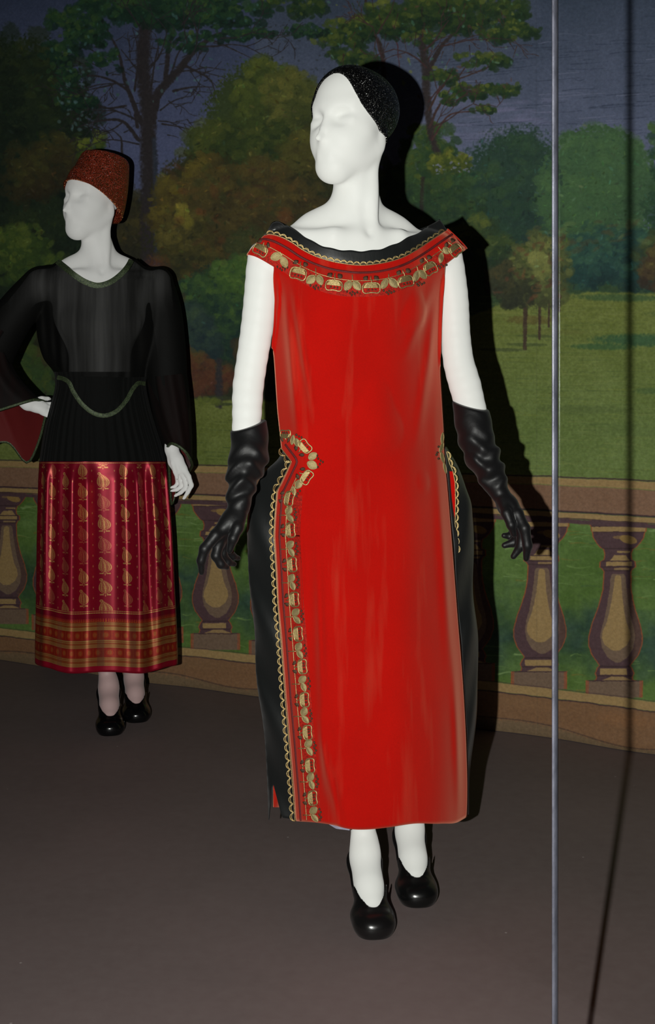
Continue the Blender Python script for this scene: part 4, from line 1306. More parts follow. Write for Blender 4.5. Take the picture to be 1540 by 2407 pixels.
edge = np.array([(661, 1052), (686, 1085), (658, 1144), (652, 1153), (647, 1218), (645, 1260), (650, 1342), (654, 1417), (661, 1499), (672, 1649), (682, 1761), (691, 1873), (695, 1930)], float)
eq, es = path_px(edge, 1.6)
def on_edge(px, py, lift):
    """trim that overhangs the velvet's edge rests on the satin beside it"""
    px = np.asarray(px, float)
    return PP(px, np.asarray(py, float), Yf(np.maximum(px, interp(LN, py)), py) - lift)
tag(scallops(eq, es, 20.6, +1, 11, fn=on_edge), 'gold scalloped braid')
e1 = offset_path(eq, -12.5); cord(e1[:, 0], e1[:, 1], .0026, 'dark_braid', M_BRAID, .0012, flat=.7)
e2 = offset_path(eq, -26); e2 = e2[40:]; cord(e2[:, 0], e2[:, 1], .0010, 'gold_cord', M_GOLD, .002)

def rot(px, py, a):
    c, s = math.cos(a), math.sin(a)
    return px * c - py * s, px * s + py * c

def pomegranate(cx, cy, w, h, a, stem):
    """looped outline, a filled upper half, seeds below and a stem; a turns the fruit (0: stem up)"""
    mb = MB()
    th = np.linspace(0, 2 * math.pi, 44, endpoint=False)
    ex = np.sign(np.cos(th)) * np.abs(np.cos(th))**.62 * w / 2
    ey = np.sign(np.sin(th)) * np.abs(np.sin(th))**.72 * h / 2
    ey = ey - np.where(ey > 0, 0, 0) - .08 * h * np.cos(ex / w * 2 * math.pi) * (ey > 0)
    x, y = rot(ex, ey, a)
    v, f = tube(on_dress(cx + x, cy + y, .0028), .0015, 6, True); mb.add(v, f)
    # filled upper half: a lens of stitched thread
    for j in range(7):
        k = -h * .40 + h * .36 * j / 6
        hw = w * .44 * math.sqrt(max(0, 1 - (k / (h * .52))**2))
        xs = np.linspace(-hw, hw, 9); x, y = rot(xs, np.full(9, k), a)
        mb.add(*tube(on_dress(cx + x, cy + y, .0024), .0014, 5))
    x, y = rot(np.array([0, 1.5, -1.0, 0]), np.linspace(-h * .45, -h * .5 - stem, 4), a)
    mb.add(*tube(on_dress(cx + x, cy + y, .0026), .0013, 5))
    o = mb.build('embroidered_pomegranate', M_GOLD, dress)
    s = MB()
    for dx in (-.20, .02, .20):
        x, y = rot(np.array([dx * w, dx * w + 2]), np.array([h * .12, h * .22]), a)
        s.add(*tube(on_dress(cx + x, cy + y, .0016), .0019, 5))
    for sg in (-1, 1):
        x, y = rot(np.linspace(sg * w * .22, sg * w * .42, 6), np.linspace(-h * .62 - stem * .2, -h * .62 - stem * .75, 6), a)
        s.add(*tube(on_dress(cx + x, cy + y, .0014), np.array([.0012, .0046, .0066, .0070, .0048, .0014]), 6, False, .4))
    tag(s.build('dark_stitching', M_DARKTHREAD, dress), kind='stuff')
    return o

def leaf(cx, cy, L, W, a):
    """pointed leaf of close stitches with a corded rim; a: direction of the tip (0 = down)"""
    n = 12
    y = np.linspace(-L / 2, L / 2, n); w = W / 2 * np.sin(math.pi * (np.linspace(0.04, .97, n)))**.75
    mb = MB()
    rows = []
    for k in np.linspace(-1, 1, 7):
        x, yy = rot(w * k, y, a)
        rows.append(on_dress(cx + x, cy + yy, .0016 + .0022 * (1 - k * k)))
    mb.add(np.array(rows).reshape(-1, 3), grid_faces(7, n))
    th = np.r_[np.stack([w, y], 1), np.stack([-w, y], 1)[::-1]]
    x, yy = rot(th[:, 0], th[:, 1], a)
    mb.add(*tube(on_dress(cx + x, cy + yy, .0022), .0010, 5, True))
    return mb.build('embroidered_leaf', M_GOLD_FILL, dress)

def berries(pts, r=.0026):
    mb = MB()
    for (x, y) in pts:
        q = on_dress(np.linspace(x - 2.2, x + 2.2, 5), np.full(5, y), .0018)
        mb.add(*tube(q, np.array([.0008, .0024, .0029, .0024, .0008]), 6))
    return tag(mb.build('berry_cluster', M_DARKTHREAD, dress), kind='stuff')

D = math.radians
for (x, y, w, h, a, st) in [(612, 588, 34, 24, D(28), 8), (701, 643, 38, 28, D(14), 15), (785, 671, 39, 25, D(6), 16), (873, 677, 41, 25, D(-2), 15), (954, 662, 36, 26, D(-14), 16), (1012, 631, 30, 28, D(-28), 16), (1071, 588, 28, 26, D(-40), 14)]:
    pomegranate(x, y, w, h, a, st)
for (x, y, L, W, a) in [(649, 603, 26, 19, D(70)), (668, 616, 27, 17, D(-25)), (731, 657, 25, 19, D(50)), (752, 658, 24, 16, D(-22)), (818, 671, 25, 17, D(32)), (839, 671, 26, 17, D(-38)), (904, 667, 25, 15, D(28)), (925, 665, 27, 17, D(-42)),
                        (979, 649, 24, 14, D(12)), (994, 645, 24, 16, D(-40)), (1049, 589, 18, 15, D(-40)), (1037, 606, 24, 11, D(8))]:
    leaf(x, y, L, W, a)
for (x, y) in [(664, 628), (742, 672), (828, 686), (914, 684), (985, 664), (1036, 622)]:
    berries([(x - 12, y - 1), (x - 5, y + 3), (x + 1, y), (x + 6, y + 4), (x + 12, y + 1), (x - 1, y + 7)])
for (x0, y0, x1, y1) in [(658, 592, 664, 602), (742, 630, 743, 648), (828, 646, 829, 660), (914, 644, 914, 656), (980, 625, 984, 640), (1030, 580, 1042, 594)]:
    cord(np.linspace(x0, x1, 6), np.linspace(y0, y1, 6), .0012, 'stem', M_GOLD, .0024)

side = [(680, 1172), (683, 1246), (687, 1327), (692, 1409), (701, 1490), (711, 1567), (716, 1645), (723, 1722), (729, 1800), (735, 1876)]
for i, (x, y) in enumerate(side):
    pomegranate(x, y, 34, 21, D(-90 + (12 if i == 0 else -4)), 9)
for i, (x, y) in enumerate([(679, 1209), (682, 1289), (685, 1368), (695, 1448), (702, 1529), (711, 1606), (715, 1682), (725, 1757), (730, 1836), (737, 1914)]):
    leaf(x, y - 9, 20, 16, D(-150 + (i % 2) * 18)); leaf(x + 3, y + 9, 21, 12, D(-42 + (i % 3) * 10))
    xs = np.linspace(x - 24, x - 6, 5); cord(xs, np.full(5, y + 2.0), .0012, 'stem', M_GOLD, .0024)
    berries([(x + 14, y - 12), (x + 17, y - 5), (x + 14, y + 1), (x + 18, y + 7), (x + 15, y + 13)])
for (x, y, w, h, a, st) in [(671, 1020, 24, 18, D(180), 5), (717, 1049, 34, 22, D(-130), 10), (721, 1122, 34, 22, D(-55), 10)]:
    pomegranate(x, y, w, h, a, st)
for (x, y, L, W, a) in [(735, 1072, 22, 16, D(-125)), (734, 1093, 25, 19, D(-60)), (702, 1138, 22, 17, D(-150)), (691, 1154, 22, 9, D(-10)), (688, 1034, 22, 9, D(10)), (698, 1040, 18, 12, D(170))]:
    leaf(x, y, L, W, a)
berries([(748, 1078), (754, 1083), (759, 1086), (752, 1091), (747, 1098), (746, 1071)]); berries([(697, 1022), (703, 1026), (709, 1028)]); berries([(705, 1154), (700, 1160), (697, 1166)])
# ground of dark red stitches under the motifs
kk = [int(.48 * (KR - 1)), int(.98 * (KR - 1))]
cs = np.arange(6, NC - 6, 2)
g = []
for k in np.linspace(.49, .97, 6):
    g.append(on_dress(*[w[cs] for w in below(k, 0, 1, NC)], .0007))
mesh('stitched_ground', np.array(g).reshape(-1, 3), grid_faces(6, len(cs)), M_STITCH, dress)
g = [on_dress(*offset_path(eq, -d)[78::3].T, .0007) for d in np.linspace(27, 60, 5)]
mesh('stitched_ground', np.array(g).reshape(-1, 3), grid_faces(5, len(g[0]))[:, ::-1], M_STITCH, dress)
# what shows of the same border on the other side
for (x, y, L, W, a) in [(1040, 1030, 26, 7, D(5)), (1038, 1052, 24, 8, D(20)), (1040, 1075, 26, 8, D(-15)), (1046, 1100, 26, 6, D(-12))]:
    leaf(x, y, L, W, a)
berries([(1031, 1050), (1028, 1064), (1031, 1078), (1026, 1069)])
rq, rs_ = path_px([(1049, 1062), (1056, 1090), (1064, 1108), (1069, 1135), (1070, 1180), (1069, 1230), (1071, 1270), (1074, 1300)], 1.6)
def on_right(px, py, lift):
    return PP(np.asarray(px, float), np.asarray(py, float), Yf(smooth(RS, py), py) + .012 - lift)
tag(scallops(rq, rs_, 19, -1, 7, fn=on_right), 'gold scalloped braid')
g = []
for a in np.linspace(0, 1, 24):
    y = 1108 + 170 * a
    x1 = np.interp(y, rq[:, 1], rq[:, 0])
    x0 = np.interp(y, [1108, 1278], [1054, 1066])
    for k in range(4):
        xx_ = min(x0, x1 - .5) + (x1 - min(x0, x1 - .5)) * k / 3
        g.append(PP(np.array(xx_), np.array(y), Yf(smooth(RS, np.array([y]))[0], y) + .0105))
o = mesh('back_edge', g, grid_faces(24, 4), M_VELVET, dress)

# ---- gloves
def glove(name_label, sleeve, rad, palm, fingers, thumb, cutp, lo, hi, seed):
    G = SDF(lo, hi, .0023)
    pxchain(G, sleeve, rad, .02)
    w = sleeve[-1]
    for (a, b, ra, rb) in palm:
        G.rc(P(*a), P(*b), ra * a[2] / FPX, rb * b[2] / FPX, .010)
    def wr(x, y, z):
        return .0
    # wrinkles of the loose sleeve
    X = G.lo[0] + G.h * np.arange(G.n[0])[:, None, None]; Yv = G.lo[1] + G.h * np.arange(G.n[1])[None, :, None]; Z = G.lo[2] + G.h * np.arange(G.n[2])[None, None, :]
    zw = P(*w)[2]
    amp = .0030 * np.clip((Z - zw) / .03, 0, 1) * np.clip((zw + .155 - Z) / .07, .15, 1)
    G.d += (amp * (np.sin(Z * 150 + 2.6 * np.sin(X * 52 + seed) + 1.5 * np.sin(Yv * 50)) + .55 * np.sin(Z * 95 - X * 150 + seed * 2))).astype(np.float32)
    for pts, rr in fingers + [thumb]:
        q = [P(*p) for p in pts]
        G.chain(q, [r * p[2] / FPX for r, p in zip(rr, pts)], .0045)
    a, n = cutp
    G.fn(lo, hi, lambda x, y, z: (x - a[0]) * n[0] + (y - a[1]) * n[1] + (z - a[2]) * n[2], .004)
    v, F = drop_islands(*G.mesh(2))
    return tag(mesh('glove', v, F, M_GLOVE, front), name_label)

top = P(585, 1000, 2.70)
glove('long black satin glove, fingers hanging down and spread',
      [(584, 985, 2.71), (587, 1040, 2.695), (584, 1080, 2.68), (572, 1110, 2.67), (567, 1142, 2.66), (563, 1170, 2.655), (562, 1198, 2.645)], [41, 42, 43, 37, 31, 28, 21],
      [((561, 1195, 2.645), (541, 1230, 2.630), 22, 25), ((545, 1222, 2.630), (512, 1254, 2.616), 21, 15.5), ((545, 1222, 2.640), (524, 1266, 2.630), 22, 16), ((552, 1222, 2.650), (539, 1268, 2.650), 19, 14)],
      [([(520, 1246, 2.618), (507, 1258, 2.608), (481, 1290, 2.598), (473, 1318, 2.600), (474, 1345, 2.606)], [14, 14, 12.5, 10.5, 7]),
       ([(524, 1256, 2.628), (515, 1276, 2.618), (508, 1306, 2.612), (520, 1326, 2.616), (534, 1333, 2.624)], [14, 13.5, 12, 10.5, 6.5]),
       ([(532, 1258, 2.640), (527, 1276, 2.634), (523, 1304, 2.633), (536, 1321, 2.640), (551, 1326, 2.648)], [13.5, 13, 11.5, 9.5, 6]),
       ([(541, 1258, 2.656), (540, 1274, 2.658), (538, 1294, 2.660), (548, 1308, 2.668), (560, 1312, 2.676)], [12.5, 11.5, 10, 8, 6])],
      ([(566, 1212, 2.632), (559, 1240, 2.614), (548, 1266, 2.606), (540, 1294, 2.608)], [15, 14, 12, 7.5]),
      (top, unit([-.30, -.12, 1.0])), P(455, 1370, 2.70) - np.array([0, .17, 0]), P(650, 965, 2.74) + np.array([0, .05, 0]), 1.0)
top = P(1106, 952, 2.815)
glove('long black satin glove, fingers curled towards the skirt',
      [(1103, 935, 2.82), (1112, 990, 2.80), (1122, 1040, 2.785), (1138, 1080, 2.775), (1152, 1110, 2.765), (1165, 1138, 2.76), (1174, 1158, 2.752)], [38, 41, 40, 38, 33, 27, 19],
      [((1173, 1155, 2.752), (1194, 1188, 2.740), 19, 23), ((1192, 1186, 2.738), (1214, 1206, 2.728), 21, 16), ((1194, 1188, 2.745), (1210, 1222, 2.738), 21, 16), ((1190, 1190, 2.752), (1203, 1226, 2.754), 18, 14)],
      [([(1204, 1196, 2.732), (1216, 1208, 2.720), (1233, 1242, 2.706), (1240, 1282, 2.706), (1237, 1313, 2.712)], [15, 14.5, 13.5, 11.5, 7]),
       ([(1206, 1208, 2.740), (1214, 1222, 2.736), (1227, 1254, 2.730), (1224, 1284, 2.728), (1207, 1308, 2.730)], [14.5, 14, 12.5, 11, 7]),
       ([(1204, 1214, 2.750), (1209, 1226, 2.752), (1219, 1254, 2.748), (1208, 1275, 2.742), (1186, 1282, 2.738)], [14, 13, 12, 10.5, 7]),
       ([(1199, 1216, 2.762), (1203, 1228, 2.766), (1209, 1248, 2.765), (1200, 1260, 2.758), (1185, 1259, 2.752)], [12.5, 12, 10.5, 9, 6.5])],
      ([(1183, 1178, 2.734), (1191, 1206, 2.714), (1202, 1234, 2.706), (1208, 1256, 2.710)], [14, 13, 11, 7]),
      (top, unit([.22, -.15, 1.0])), P(1045, 1335, 2.80) - np.array([0, .14, 0]), P(1265, 905, 2.84) + np.array([0, .07, 0]), 2.2)

# ---- shoes
for ft in (footA, footB):
    tag(ft.shoe(.0022, .163, M_SHOE_SATIN, 'shoe', front), 'black satin court shoe on a high heel')
# ------------------------------------------------------------------ mannequin in the black blouse and crimson skirt
BO = np.array([-.745, 4.17, 0]); BR = frame_yaw(math.radians(16))
rear = empty('mannequin', (BO[0], BO[1], 0))
tag(rear, 'white mannequin in sheer black blouse, crimson paisley skirt and copper glitter hat, hand on hip', 'mannequin')

S = SDF((-1.16, 3.92, -.01), (-.36, 4.46, 1.82), .0038)
hcB = P(217, 464, 4.15)
head(S, hcB); bB = torso(S, BO, BR, hcB)
pxchain(S, [(90, 664, 4.11), (20, 748, 4.12), (-34, 846, 4.165)], [27, 26, 24], .02); pxchain(S, [(-34, 846, 4.165), (20, 906, 4.135), (66, 950, 4.125)], [24, 21, 15], .015)
pxchain(S, [(374, 660, 4.215), (386, 760, 4.215), (398, 860, 4.20), (402, 960, 4.165), (404, 1052, 4.125)], [27, 25, 24, 21, 14.5], .02)
fA = Foot((-.716, 4.165), (-.674, 3.974)); fB = Foot((-.656, 4.300), (-.612, 4.116))
aA = np.array([-.712, 4.142, .135]); aB = np.array([-.652, 4.275, .135])
leg(S, bB(-.085, 0, .90), np.array([-.775, 4.10, .50]), aA); leg(S, bB(.085, 0, .90), np.array([-.655, 4.20, .50]), aB)
fA.flesh(S, aA); fB.flesh(S, aB)
# hand hanging at the side, fingers loosely bent
def chain2(pts, r, k=.004): pxchain(S, pts, r, k)
chain2([(402, 1050, 4.125), (411, 1078, 4.115), (424, 1106, 4.106)], [13, 12, 10.5], .012); chain2([(404, 1056, 4.13), (418, 1080, 4.112), (432, 1102, 4.102)], [11, 11, 9.5], .012); chain2([(400, 1060, 4.132), (407, 1086, 4.125), (416, 1108, 4.120)], [10.5, 10.5, 9], .012)
chain2([(431, 1100, 4.102), (443, 1120, 4.092), (450, 1141, 4.088), (441, 1158, 4.088), (432, 1172, 4.090)], [7.6, 6.6, 6.0, 5.2, 3.6], .002)
chain2([(426, 1106, 4.108), (435, 1128, 4.102), (437, 1146, 4.098), (425, 1158, 4.096), (411, 1166, 4.096)], [7.4, 6.4, 5.8, 5.0, 3.4], .002)
chain2([(420, 1109, 4.116), (425, 1129, 4.114), (427, 1143, 4.112), (416, 1151, 4.110), (403, 1154, 4.108)], [7.2, 6.2, 5.6, 4.8, 3.3], .002)
chain2([(414, 1107, 4.126), (417, 1124, 4.128), (418, 1136, 4.128), (411, 1144, 4.126), (402, 1146, 4.124)], [6.6, 5.6, 5.0, 4.4, 3.2], .002)
chain2([(405, 1066, 4.110), (407, 1088, 4.098), (412, 1108, 4.092), (416, 1124, 4.094)], [7.5, 6.6, 5.8, 4], .003)
# hand turned back on the hip
chain2([(62, 949, 4.125), (84, 956, 4.116), (102, 966, 4.112)], [11.5, 12, 10], .012); chain2([(64, 945, 4.13), (88, 950, 4.126), (104, 956, 4.124)], [10, 11, 10], .012)
chain2([(100, 970, 4.110), (118, 978, 4.114), (134, 984, 4.135), (144, 986, 4.155)], [6.8, 6, 5.4, 3.6], .002)
chain2([(103, 964, 4.114), (122, 969, 4.122), (138, 974, 4.145), (146, 976, 4.165)], [7, 6.2, 5.4, 3.6], .002)
chain2([(104, 957, 4.122), (122, 959, 4.134), (138, 962, 4.155), (146, 964, 4.175)], [6.8, 6, 5.2, 3.6], .002)
chain2([(103, 951, 4.130), (118, 950, 4.146), (130, 951, 4.166), (137, 953, 4.18)], [6.2, 5.4, 4.8, 3.4], .002)
chain2([(80, 942, 4.122), (98, 937, 4.134), (112, 937, 4.156), (118, 938, 4.17)], [7, 6, 5, 3.6], .003)
v, F = drop_islands(*S.mesh(4))
o = mesh('body', v, F, [M_SKIN2, M_STOCKING], rear)
zc = v[F].mean(1)[:, 2]
o.data.polygons.foreach_set('material_index', (zc < .62).astype(np.int32))
S_REAR = S

# ---- hat: a tall tapering toque set back on the head
hg = lambda f, s, u: hcB + HEAD_R[1] * f + HEAD_R[0] * s + HEAD_R[2] * u
rings = []
nt = 40
for t in np.r_[np.linspace(-.02, .0, 2), np.linspace(.02, .9, 18), np.linspace(.92, 1.0, 8)]:
    k = max(t, 0)
    fc = -.002 + (-.058 + .002) * k**.8
    rf, rs = .099 + (.080 - .099) * k + .004 * math.sin(math.pi * k), .088 + (.072 - .088) * k + .004 * math.sin(math.pi * k)
    if t < 0: rf, rs = rf - .006, rs - .006
    sh = math.sqrt(max(0, 1 - max(0, (k - .90) / .10)**2)) if k > .90 else 1.0
    sh = .86 + .14 * sh if k > .90 else 1.0
    ring = []
    for j in range(nt):
        a = 2 * math.pi * j / nt
        f, s_ = fc + rf * sh * math.cos(a), rs * sh * math.sin(a)
        u0 = -.0125 + .66 * f; u1 = .151 + .22 * f
        w = .003 * math.sin(a * 3 + 5 * k) * math.sin(math.pi * k)
        ring.append(hg(f + w, s_ + w, u0 + (u1 - u0) * k))
    rings.append(ring)
fc = -.058
for sh in (.72, .45, .2, .02):
    rings.append([hg(fc + .080 * sh * math.cos(2 * math.pi * j / nt), .072 * sh * math.sin(2 * math.pi * j / nt), .151 + .22 * (fc + .080 * sh * math.cos(2 * math.pi * j / nt)) + .004 * (1 - sh)) for j in range(nt)])
rings = np.array(rings)
cen = rings.mean(1, keepdims=True)
for _ in range(8):
    d = clearance(S_REAR, rings.reshape(-1, 3)).reshape(rings.shape[:2])
    out = rings - cen; out /= np.linalg.norm(out, axis=2, keepdims=True) + 1e-9
    rings = rings + out * np.clip(.005 - d, 0, .01)[..., None]
o = mesh('hat', rings.reshape(-1, 3), grid_faces(len(rings), nt, True), M_HAT, rear)
tag(o, 'tall brimless copper glitter hat')

# ---- blouse
BLL = [(600, 128), (640, 98), (680, 86), (740, 86), (797, 90), (840, 105), (880, 128), (900, 130), (950, 119), (1000, 106), (1050, 97), (1085, 92)]
BLR = [(600, 330), (640, 368), (680, 374), (740, 372), (800, 364), (880, 346), (900, 344), (950, 352), (1000, 366), (1050, 382), (1085, 391)]
BBU = [(600, .07), (680, .10), (760, .118), (880, .100), (960, .115), (1085, .135)]
def Yr(px, py):
    px = np.asarray(px, float); py = np.asarray(py, float)
    l, r = smooth(BLL, py), smooth(BLR, py)
    t = np.clip((px - (l + r) / 2) / ((r - l) / 2), -1.1, 1.1)
    y = 4.172 + .045 * t - interp(BBU, py) * (1 - np.minimum(np.abs(t), 1)**2.3)
    g = np.clip((py - 610) / 60, 0, 1)
    return y + g * (.004 * np.sin(px * .30 + np.sin(py * .012)) * np.exp(-((np.abs(t) - .55) / .22)**2) + .002 * np.sin(px * .16 + py * .006))
VN = np.array([(97, 641), (118, 624), (134, 612), (146, 618), (170, 639), (200, 659), (228, 669), (256, 661), (285, 641), (304, 618), (312, 609), (340, 618), (372, 640)], float)
uV = np.r_[0, np.cumsum(np.linalg.norm(np.diff(VN, axis=0), axis=1))]; uV /= uV[-1]
nc = 110; u = np.linspace(0, 1, nc)
tx, ty = np.interp(u, uV, VN[:, 0]), np.interp(u, uV, VN[:, 1])
# the blouse is cut as one with the tops of its sleeves: a loose skin around the body
G_ = SDF((-1.16, 3.92, -.01), (-.36, 4.46, 1.82), .0038)
G_.d = S_REAR.d - .0075
def trunk(x, y, z):
    py = CY + (CAMZ - z) * FPX / 4.17
    l, r = smooth(BLL, py.ravel()).reshape(py.shape), smooth(BLR, py.ravel()).reshape(py.shape)
    c = ((l + r) / 2 - CX) / FPX * 4.17; h = (r - l) / 2 / FPX * 4.17 * np.clip((z - 1.0) / .1, .1, 1)
    h = h - .02 * np.clip((z - 1.38) / .06, 0, 1); d = interp(BBU, py.ravel()).reshape(py.shape)
    X = (x - c) / h; t = np.arctan2(4.175 - y, x - c)
    q = np.sqrt(X**2 + ((y - 4.175 - .05 * (x - c)) / d)**2) - 1
    fold = .0035 * np.sin(x * 170 + 1.5 * np.sin(z * 9)) * np.exp(-((np.abs(X) - .55) / .25)**2) + .002 * np.sin(x * 90 + z * 5)
    return (q * d + fold + np.maximum(z - 1.435, 0) * 2.0).astype(np.float32)
G_.fn((-1.16, 3.95, 1.06), (-.42, 4.42, 1.46), trunk, .03, 'add')
def gchain(pts, rad):
    q = np.array([P(*a) for a in pts]); r = np.array([r * a[2] / FPX for r, a in zip(rad, pts)])
    sq = spline(np.c_[q, r], 22); G_.chain(sq[:, :3], sq[:, 3], .02)
gchain([(366, 664, 4.215), (380, 720, 4.22), (387, 800, 4.215), (392, 900, 4.195), (402, 990, 4.165)], [31, 38, 42, 43, 40])
gchain([(98, 664, 4.12), (52, 716, 4.12), (4, 786, 4.135), (-30, 850, 4.16)], [33, 38, 43, 48])
v, F = G_.mesh(3)
fc_ = v[F].mean(1)
fpx, fpy = CX + fc_[:, 0] / fc_[:, 1] * FPX, CY + (CAMZ - fc_[:, 2]) / fc_[:, 1] * FPX
keep = (fpy < 886) | ((fpx > 340) & (fpx < 460) & (fpy < 960) & (fpx > 340 + (fpy - 880) * .5)) | ((fpx < 60) & (fpy < 905))
keep &= ~((fpy < np.interp(fpx, VN[:, 0], VN[:, 1])) & (fpx > 120) & (fpx < 318)) & ~((fpy < 606))
F = F[keep]
used = np.unique(F); re = np.full(len(v), -1); re[used] = np.arange(len(used))
v, F = drop_islands(v[used], re[F], 400)
blouse = mesh('blouse', v, F, M_CHIFFON, rear)
tag(blouse, 'sheer black chiffon blouse with green braid and wide sleeves')

# basque below the waist, a closed pleated tube
def tube_rows(rows, L_, R_, dF, dB, n, fold, Y0=4.178, slope=.045):
    """closed garment rows; fold(theta, row 0..1) shifts the cloth outwards in metres"""
    th = np.linspace(0, 2 * math.pi, n, endpoint=False)
    out = []
    for i, py in enumerate(rows):
        a = i / (len(rows) - 1)
        l, r = float(smooth(L_, py)), float(smooth(R_, py))
        c, h = (l + r) / 2, (r - l) / 2
        ct, st = np.cos(th), np.sin(th)
        X = -np.sign(ct) * np.abs(ct)**.85
        d = np.where(st > 0, interp(dF, py), interp(dB, py)) * np.sign(st) * np.abs(st)**.9
        fo = fold(th, a)
        px = c + h * X - ct * fo / .00139 * .5 * np.abs(st)
        out.append((px, np.full(n, float(py)), Y0 + slope * X - d - np.sign(st) * fo * np.abs(st)**.6))
    return [np.array([o[k] for o in out]) for k in range(3)]
rows = np.linspace(874, 1085, 40)
px_, py_, Y_ = tube_rows(rows, BLL, BLR, BBU, [(870, .09), (1085, .125)], 240, lambda th, a: .0015 + .009 * a**4 + .0032 * (.3 + .7 * a) * np.sin(th * 44 + .4 * np.sin(th * 5)))
Y_ = np.where(np.sin(np.linspace(0, 2 * math.pi, 240, endpoint=False))[None] > 0, push(px_, py_, Y_, S_REAR, .006, -1, 8), Y_)
basque = mesh('basque', PP(px_, py_, Y_).reshape(-1, 3), grid_faces(40, 240, True), M_CREPE, blouse)
tag(basque, 'opaque black pleated hip panel')
def Ybq(px, py):
    """front of the basque"""
    i = np.clip((np.asarray(py) - rows[0]) / (rows[1] - rows[0]), 0, 39).astype(int)
    out = []
    for a, b in zip(np.atleast_1d(px), np.atleast_1d(i)):
        k = np.argmin(np.abs(px_[b, :120] - a)); out.append(Y_[b, :120][k])
    return np.array(out)

def ribbon(px, py, Y, wpx, name, mat, parent, lift=.003):
    """flat braid along a path"""
    q = np.stack([px, py], 1).astype(float)
    rowsR = []
    for k in np.linspace(-.5, .5, 5):
        o_ = offset_path(q, k * wpx)
        rowsR.append(PP(o_[:, 0], o_[:, 1], Y - lift - .0012 * (1 - (2 * k)**2)))
    return mesh(name, np.array(rowsR).reshape(-1, 3), grid_faces(5, len(q)), mat, parent)
def sm_path(pts, n):
    p = spline(np.asarray(pts, float), n); return p[:, 0], p[:, 1]
qx, qy = np.interp(np.linspace(.17, .83, 90), u, tx), np.interp(np.linspace(.17, .83, 90), u, ty)
qx, qy = sm_path([(134, 613), (150, 626), (175, 646), (203, 663), (229, 670), (255, 664), (284, 644), (302, 623), (309, 610)], 90)
Yv = push(qx, qy + 3, Yr(qx, qy + 3), S_REAR, .016, -1, 14)
tag(ribbon(qx, qy + 1, Yv, 13, 'neck_braid', M_GREENBRAID, blouse), 'green braid around the neckline')
qx, qy = sm_path([(134, 887), (148, 890), (160, 897), (172, 920), (198, 955), (222, 972), (245, 977), (268, 970), (298, 940), (314, 912), (325, 901), (342, 902)], 110)
Yq = Ybq(qx, qy); Yq = np.convolve(np.pad(Yq, 4, 'edge'), np.ones(9) / 9, 'valid')
tag(ribbon(qx, qy, Yq, 10, 'waist_braid', M_GREENBRAID, blouse, .006), 'green braid dipping across the hips')

# sleeves: rings around each arm, opening into a bell
def sleeve(cen, cuff, start, name='sleeve'):
    """cen: (px, py, Y, half width px, half depth m); cuff: ring of (px, py, Y) starting at the picture's right, going round the front"""
    n = len(cuff); M = 48
    cuffq = np.asarray(cuff + [cuff[0]], float)
    cu_ = np.stack([np.interp(np.linspace(0, n, M, endpoint=False), np.arange(n + 1), cuffq[:, k]) for k in range(3)], 1)
    for _ in range(2): cu_ = (cu_ + (np.roll(cu_, 1, 0) + np.roll(cu_, -1, 0)) * .5) / 2
    c = spline(np.asarray(cen, float), 46)
    th = np.linspace(0, 2 * math.pi, M, endpoint=False)
    k1 = start
    d2 = np.gradient(c[:, :2], axis=0); d2 /= np.linalg.norm(d2, axis=1)[:, None]
    g = []
    for i in range(len(c)):
        a = i / (len(c) - 1)
        perp = np.array([d2[i, 1], -d2[i, 0]])
        if perp[0] < 0: perp = -perp
        f = 1 + .05 * np.sin(th * 9 + 3 * a) * (.2 + a)
        ring = np.stack([c[i, 0] + perp[0] * c[i, 3] * np.cos(th) * f, c[i, 1] + perp[1] * c[i, 3] * np.cos(th) * f, c[i, 2] - c[i, 4] * np.sin(th) * f], 1)
        w = np.clip((a - .64) / .36, 0, 1)**1.5
        ring = ring * (1 - w) + cu_ * w
        g.append(PP(ring[:, 0], ring[:, 1], ring[:, 2]))
    g = np.array(g)
    cN = g.mean(1, keepdims=True)
    for _ in range(8):
        d = clearance(S_REAR, g.reshape(-1, 3)).reshape(g.shape[:2])
        out = g - cN; out /= np.linalg.norm(out, axis=2, keepdims=True) + 1e-9
        g = g + out * (np.clip(.006 - d, 0, .01) * (np.arange(len(g)) < 40)[:, None])[..., None]
    g = g[k1:]
    o = mesh(name, g.reshape(-1, 3), grid_faces(len(g), M, True), M_CHIFFON_S, blouse)
    # the lining inside the lower half
    k0 = 0
    cN = g.mean(1, keepdims=True)
    inner = (g + (cN - g) * .03)[k0:]
    mesh('sleeve_lining', inner.reshape(-1, 3), grid_faces(len(inner), M, True)[:, ::-1], M_REDLINE, blouse)
    q = PP(cu_[:, 0], cu_[:, 1], cu_[:, 2])
    v_, f_ = tube(q, .0050, 6, True, .5)
    tag(mesh('cuff_braid', v_, f_, M_GREENBRAID, blouse), 'green braid edging a cuff')
    return o
M_CHIFFON_S = sheer('black_chiffon_sleeve', (15, 15, 14), .24)
sleeve([(362, 648, 4.215, 27, .055), (378, 690, 4.22, 35, .062), (384, 760, 4.22, 40, .068), (391, 880, 4.20, 47, .075), (404, 980, 4.175, 48, .08), (413, 1040, 4.16, 44, .085)],
       [(453, 1096, 4.14), (449, 1082, 4.09), (438, 1063, 4.066), (420, 1048, 4.06), (402, 1041, 4.07), (393, 1050, 4.11), (397, 1090, 4.19), (402, 1198, 4.245), (414, 1150, 4.26), (436, 1118, 4.24)], 27)
